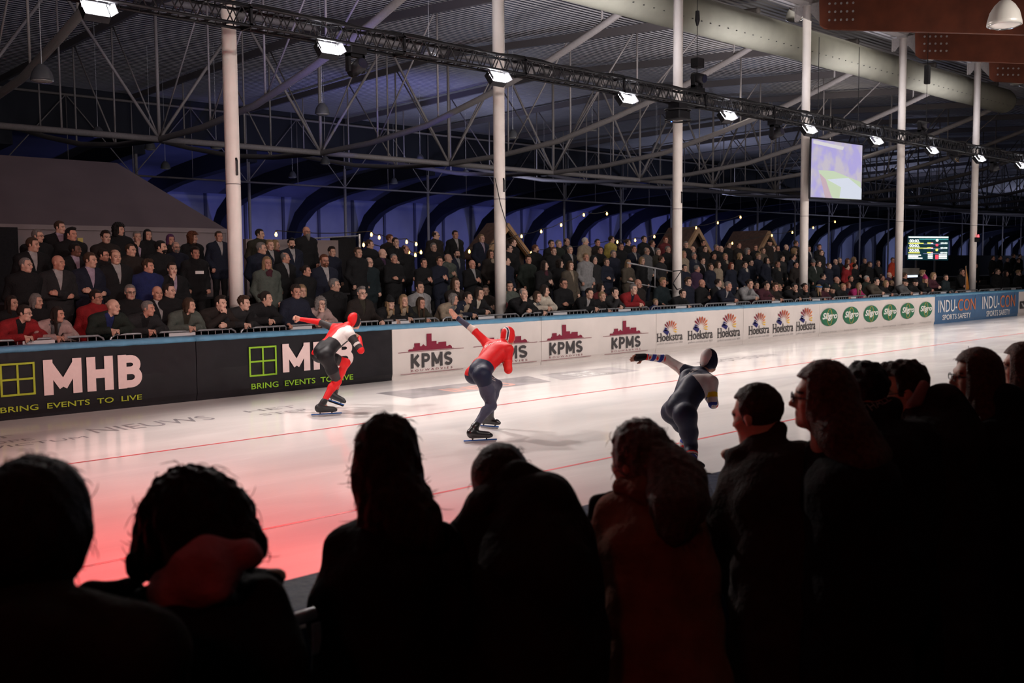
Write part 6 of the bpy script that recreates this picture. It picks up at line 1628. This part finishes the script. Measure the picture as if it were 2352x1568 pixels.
V, F = sdf_mesh([pc(385, 1352, 2.32, 44, 470, 1300, 2.30, 58, .04), pc(470, 1300, 2.30, 58, 560, 1275, 2.33, 40, .04), pc(400, 1375, 2.32, 30, 500, 1350, 2.28, 34, .04)], .009, lambda D, X, Y, Z: D+.006*np.sin(X*60+Z*50)*np.sin(Y*40+Z*20)); objm('hood', mesh_np('hood', V, F, (fcloth('rose_fleece', (.42, .15, .16)),)), o)
objm('glove', mesh_np('glove', *sdf_mesh([pc(210, 1362, 2.45, 24, 300, 1350, 2.45, 22, .03), pc(300, 1350, 2.45, 20, 345, 1375, 2.45, 12, .02), pc(205, 1362, 2.45, 22, 160, 1400, 2.4, 30, .03)], .008), (fcloth('black_glove', (.012, .011, .011)),)), o)
# 3 long curls
o, H, R, _ = bystander('long curly-haired person in black coat left of the hooded person', (890, 1060), 3.0, -42, -4,
    [pc(888, 1022, 3.0, 62, 892, 1050, 3.0, 66), pc(885, 1080, 2.96, 64, 915, 1160, 2.92, 68), pc(915, 1160, 2.92, 68, 945, 1215, 2.9, 62), pc(860, 1100, 2.96, 40, 870, 1190, 2.93, 44), pc(950, 1190, 2.9, 50, 985, 1240, 2.9, 30)],
    [pc(900, 1215, 2.98, 70, 900, 1320, 2.95, 125), pc(900, 1320, 2.95, 125, 890, 1750, 2.9, 150), pc(805, 1255, 3.0, 58, 788, 1400, 2.98, 74), pc(788, 1400, 2.98, 74, 800, 1800, 2.95, 90), pc(1010, 1245, 3.0, 52, 1040, 1400, 2.98, 72), pc(1040, 1400, 2.98, 72, 1030, 1800, 2.95, 90)], HN, fcloth('black_wool', (.013, .010, .010)), 1.0, hair_noise=(.009, 60), wn=190, wl=.05, curl=1.3)
# 4 bent, padded hood
o, H, R, _ = bystander('person bent forward in a dark padded jacket with bulky hood', (1150, 1120), 3.15, -30, -22,
    [pc(1148, 1096, 3.15, 54, 1152, 1115, 3.15, 56)],
    [pc(1190, 1150, 3.05, 66, 1235, 1180, 3.0, 92), pc(1235, 1180, 3.0, 96, 1230, 1330, 2.95, 140), pc(1230, 1330, 2.95, 140, 1230, 1800, 2.9, 165), pc(1120, 1180, 3.12, 62, 1085, 1260, 3.1, 62), pc(1085, 1260, 3.1, 62, 1090, 1600, 3.0, 90), pc(1300, 1230, 3.0, 60, 1320, 1500, 2.95, 85)], HN, fcloth('padded_jacket', (.020, .016, .014)), 1.0, hair_noise=(.002, 70), wn=40, wl=.03, curl=.5)
V, F = sdf_mesh([pc(1110, 1140, 3.08, 26, 1190, 1098, 3.03, 34, .05), pc(1190, 1098, 3.03, 34, 1260, 1128, 3.0, 42, .05), pc(1095, 1175, 3.08, 28, 1130, 1150, 3.02, 30, .05)], .01); objm('hood', mesh_np('hood', V, F, (fcloth('padded_jacket', (.020, .016, .014)),)), o)
# 5 ponytail, rust coat
o, H, R, _ = bystander('person with fluffy ponytail in rust brown jacket', (1468, 1062), 3.4, 0, -4,
    [pc(1468, 1022, 3.4, 54, 1472, 1040, 3.4, 56), pc(1510, 1045, 3.33, 36, 1545, 1085, 3.28, 50), pc(1545, 1085, 3.28, 52, 1560, 1150, 3.22, 58), pc(1550, 1150, 3.22, 60, 1545, 1215, 3.2, 40), pc(1590, 1100, 3.26, 30, 1600, 1160, 3.24, 28)],
    [pc(1480, 1165, 3.38, 62, 1490, 1260, 3.33, 105), pc(1490, 1260, 3.33, 105, 1530, 1750, 3.2, 165), pc(1415, 1178, 3.4, 50, 1398, 1265, 3.4, 56), pc(1398, 1265, 3.4, 56, 1440, 1400, 3.4, 80), pc(1565, 1185, 3.35, 54, 1575, 1320, 3.3, 72), pc(1575, 1320, 3.3, 72, 1610, 1750, 3.2, 95)], HG, fcloth('rust_jacket', (.20, .075, .045)), 1.0, hair_noise=(.006, 80), wn=130, wl=.045, curl=.8)
V, F = sdf_mesh([pc(1430, 1118, 3.38, 24, 1490, 1128, 3.3, 34, .04), pc(1490, 1128, 3.3, 34, 1530, 1140, 3.35, 30, .04)], .009); objm('collar', mesh_np('collar', V, F, (fcloth('rust_jacket', (.20, .075, .045)),)), o)
V, F = sdf_mesh([pc(1372, 1155, 3.45, 15, 1420, 1135, 3.45, 14, .03), pc(1372, 1155, 3.45, 15, 1366, 1185, 3.45, 17, .03)], .007); objm('scarf', mesh_np('scarf', V, F, (fcloth('black_coat', (.012, .011, .012)),)), o)
# 6 short-haired man
o, H, R, _ = bystander('short-haired man in dark coat with upturned collar leaning on the rail', (1738, 958), 4.05, 2, -12, [],
    [pc(1762, 1045, 4.0, 50, 1775, 1140, 3.95, 92), pc(1775, 1140, 3.95, 92, 1800, 1600, 3.85, 130), pc(1706, 1105, 4.05, 54, 1680, 1195, 4.05, 58), pc(1680, 1195, 4.05, 58, 1695, 1300, 4.1, 60), pc(1695, 1300, 4.1, 56, 1740, 1420, 4.1, 50), pc(1835, 1068, 3.9, 58, 1862, 1250, 3.85, 78), pc(1862, 1250, 3.85, 78, 1870, 1600, 3.8, 90), pc(1725, 1050, 4.1, 26, 1666, 1042, 4.1, 8, .03), pc(1790, 985, 3.98, 20, 1700, 1052, 4.05, 28, .04)], HN, fcloth('dark_brown_coat', (.032, .022, .020)), 1.0, haircut='short', wn=30, wl=.02, curl=.3)
# 7 long red-brown hair and glasses
o, H, R, _ = bystander('woman with long reddish hair and round glasses looking left', (1886, 918), 3.75, 36, 2,
    [pc(1896, 888, 3.75, 58, 1904, 915, 3.75, 60), pc(1908, 930, 3.72, 58, 1935, 1000, 3.65, 50), pc(1935, 1000, 3.65, 50, 1985, 1065, 3.6, 44), pc(1985, 1065, 3.6, 40, 2010, 1120, 3.6, 26), pc(1880, 930, 3.72, 26, 1905, 985, 3.7, 24), pc(1960, 960, 3.66, 30, 2020, 1040, 3.62, 26)],
    [pc(1905, 1060, 3.78, 46, 1950, 1140, 3.65, 95), pc(1950, 1140, 3.65, 95, 1970, 1600, 3.6, 130), pc(1892, 1040, 3.82, 40, 1885, 1150, 3.8, 56), pc(2010, 1110, 3.6, 60, 2050, 1400, 3.6, 80)], HR_, fcloth('black_parka', (.012, .010, .011)), 1.0, hair_noise=(.003, 110), wn=110, wl=.05, curl=.25)
q = objm('glasses', GLM, o); q.location = tuple(H); q.rotation_euler = Matrix(R.tolist()).to_euler()
# 8 man with lettered collar
o, H, R, (CV, CF) = bystander('dark-haired man in black jacket with white letters on the collar', (1986, 909), 4.3, -30, -4, [],
    [pc(2000, 985, 4.28, 46, 2030, 1060, 4.2, 92), pc(2030, 1060, 4.2, 92, 2040, 1500, 4.15, 130), pc(1990, 955, 4.25, 38, 2050, 935, 4.22, 26, .04), pc(1940, 1020, 4.3, 52, 1930, 1200, 4.3, 60), pc(2110, 1010, 4.2, 48, 2130, 1200, 4.2, 62)], HB, fcloth('black_softshell', (.014, .013, .014)), 1.0, haircut='tousled', wn=40, wl=.02, curl=.3)
bv = BVHTree.FromPolygons([tuple(v) for v in CV], [tuple(f) for f in CF.tolist()])
cc = PD(2012, 927, 4.2); uu = _n(PD(2050, 905, 4.2)-PD(1985, 940, 4.2)); nn = _n(np.array([0, 0, CAMZ])-cc); vv = np.cross(nn, uu)
wrap_text('collar_lettering', 'THALL', cc, uu, vv, .13, .036, mat('dull_white_print', (.25, .22, .20), .7), o, bv, .0)  # white print given a dull grey
# 9 man with glasses, hand at chin
H9 = PD(2076, 888, 4.45)
hnd = hand(PD(2062, 955, 4.5), (.1, -.05, 1), (.5, -.5, 0), 1, .6, 1.0)
o, H, R, _ = bystander('man with glasses resting his chin on his hand, pink hood lining', (2076, 901), 4.45, 34, -10, [],
    [pc(2120, 960, 4.4, 46, 2160, 1040, 4.3, 88), pc(2160, 1040, 4.3, 88, 2165, 1500, 4.2, 130), pc(2170, 925, 4.35, 48, 2205, 1000, 4.3, 52), pc(2085, 1000, 4.5, 34, 2062, 962, 4.5, 20, .03), pc(2215, 1020, 4.3, 48, 2240, 1250, 4.25, 70)], HN, fcloth('dark_raincoat', (.018, .016, .016)), .97, extra_body=hnd, haircut='tousled', wn=40, wl=.025, curl=.4)
q = objm('glasses', GLM, o); q.location = tuple(H); q.rotation_euler = Matrix(R.tolist()).to_euler(); q.scale = (.97,)*3
V, F = sdf_mesh([pc(2120, 880, 4.32, 8, 2095, 925, 4.36, 9, .02), pc(2095, 925, 4.36, 9, 2085, 940, 4.4, 8, .02), pc(2128, 885, 4.32, 7, 2112, 925, 4.34, 8, .02)], .007); objm('hood_lining', mesh_np('hood_lining', V, F, (fcloth('pink_lining', (.30, .17, .16)),)), o)
# 10 long straight hair and glasses at the right
o, H, R, _ = bystander('woman with long straight hair and glasses, far right', (2240, 868), 4.45, 40, 0,
    [pc(2246, 846, 4.45, 41, 2250, 872, 4.45, 43), pc(2222, 880, 4.45, 16, 2224, 945, 4.43, 14), pc(2222, 945, 4.43, 12, 2216, 985, 4.42, 6), pc(2255, 890, 4.42, 40, 2262, 950, 4.4, 36), pc(2262, 950, 4.4, 30, 2290, 1012, 4.28, 16)],
    [pc(2290, 960, 4.4, 40, 2300, 1040, 4.35, 85), pc(2300, 1040, 4.35, 85, 2310, 1500, 4.3, 120), pc(2312, 925, 4.38, 48, 2340, 1000, 4.35, 55), pc(2250, 990, 4.42, 36, 2245, 1100, 4.4, 50)], HR_, fcloth('black_top', (.010, .010, .011)), .95, hair_noise=(.002, 130), wn=90, wl=.06, curl=.15)
q = objm('glasses', GLM, o); q.location = tuple(H); q.rotation_euler = Matrix(R.tolist()).to_euler(); q.scale = (.95,)*3
# 11 cut by the frame
o, H, R, _ = bystander('brown-haired person cut off by the right picture edge', (2350, 848), 4.9, 20, 0, [pc(2350, 830, 4.9, 38, 2352, 852, 4.9, 40), pc(2345, 880, 4.88, 30, 2350, 900, 4.86, 28)],
    [pc(2370, 925, 4.9, 40, 2385, 1010, 4.85, 80), pc(2385, 1010, 4.85, 80, 2390, 1400, 4.8, 110)], HR_, fcloth('dark_pullover', (.02, .015, .015)), .95, hair_noise=(.003, 90), wn=40, wl=.04, curl=.4)
# steel crowd barrier they lean on, near side
for k in range(4):
    g = copy_tree(f0); g.location = (.55+2.22*k, 2.46, 0)
    tag(g, 'steel crowd barrier in front of the near spectators, %s from the left' % ordn[k], 'crowd barrier', 'crowd barriers on the near side')
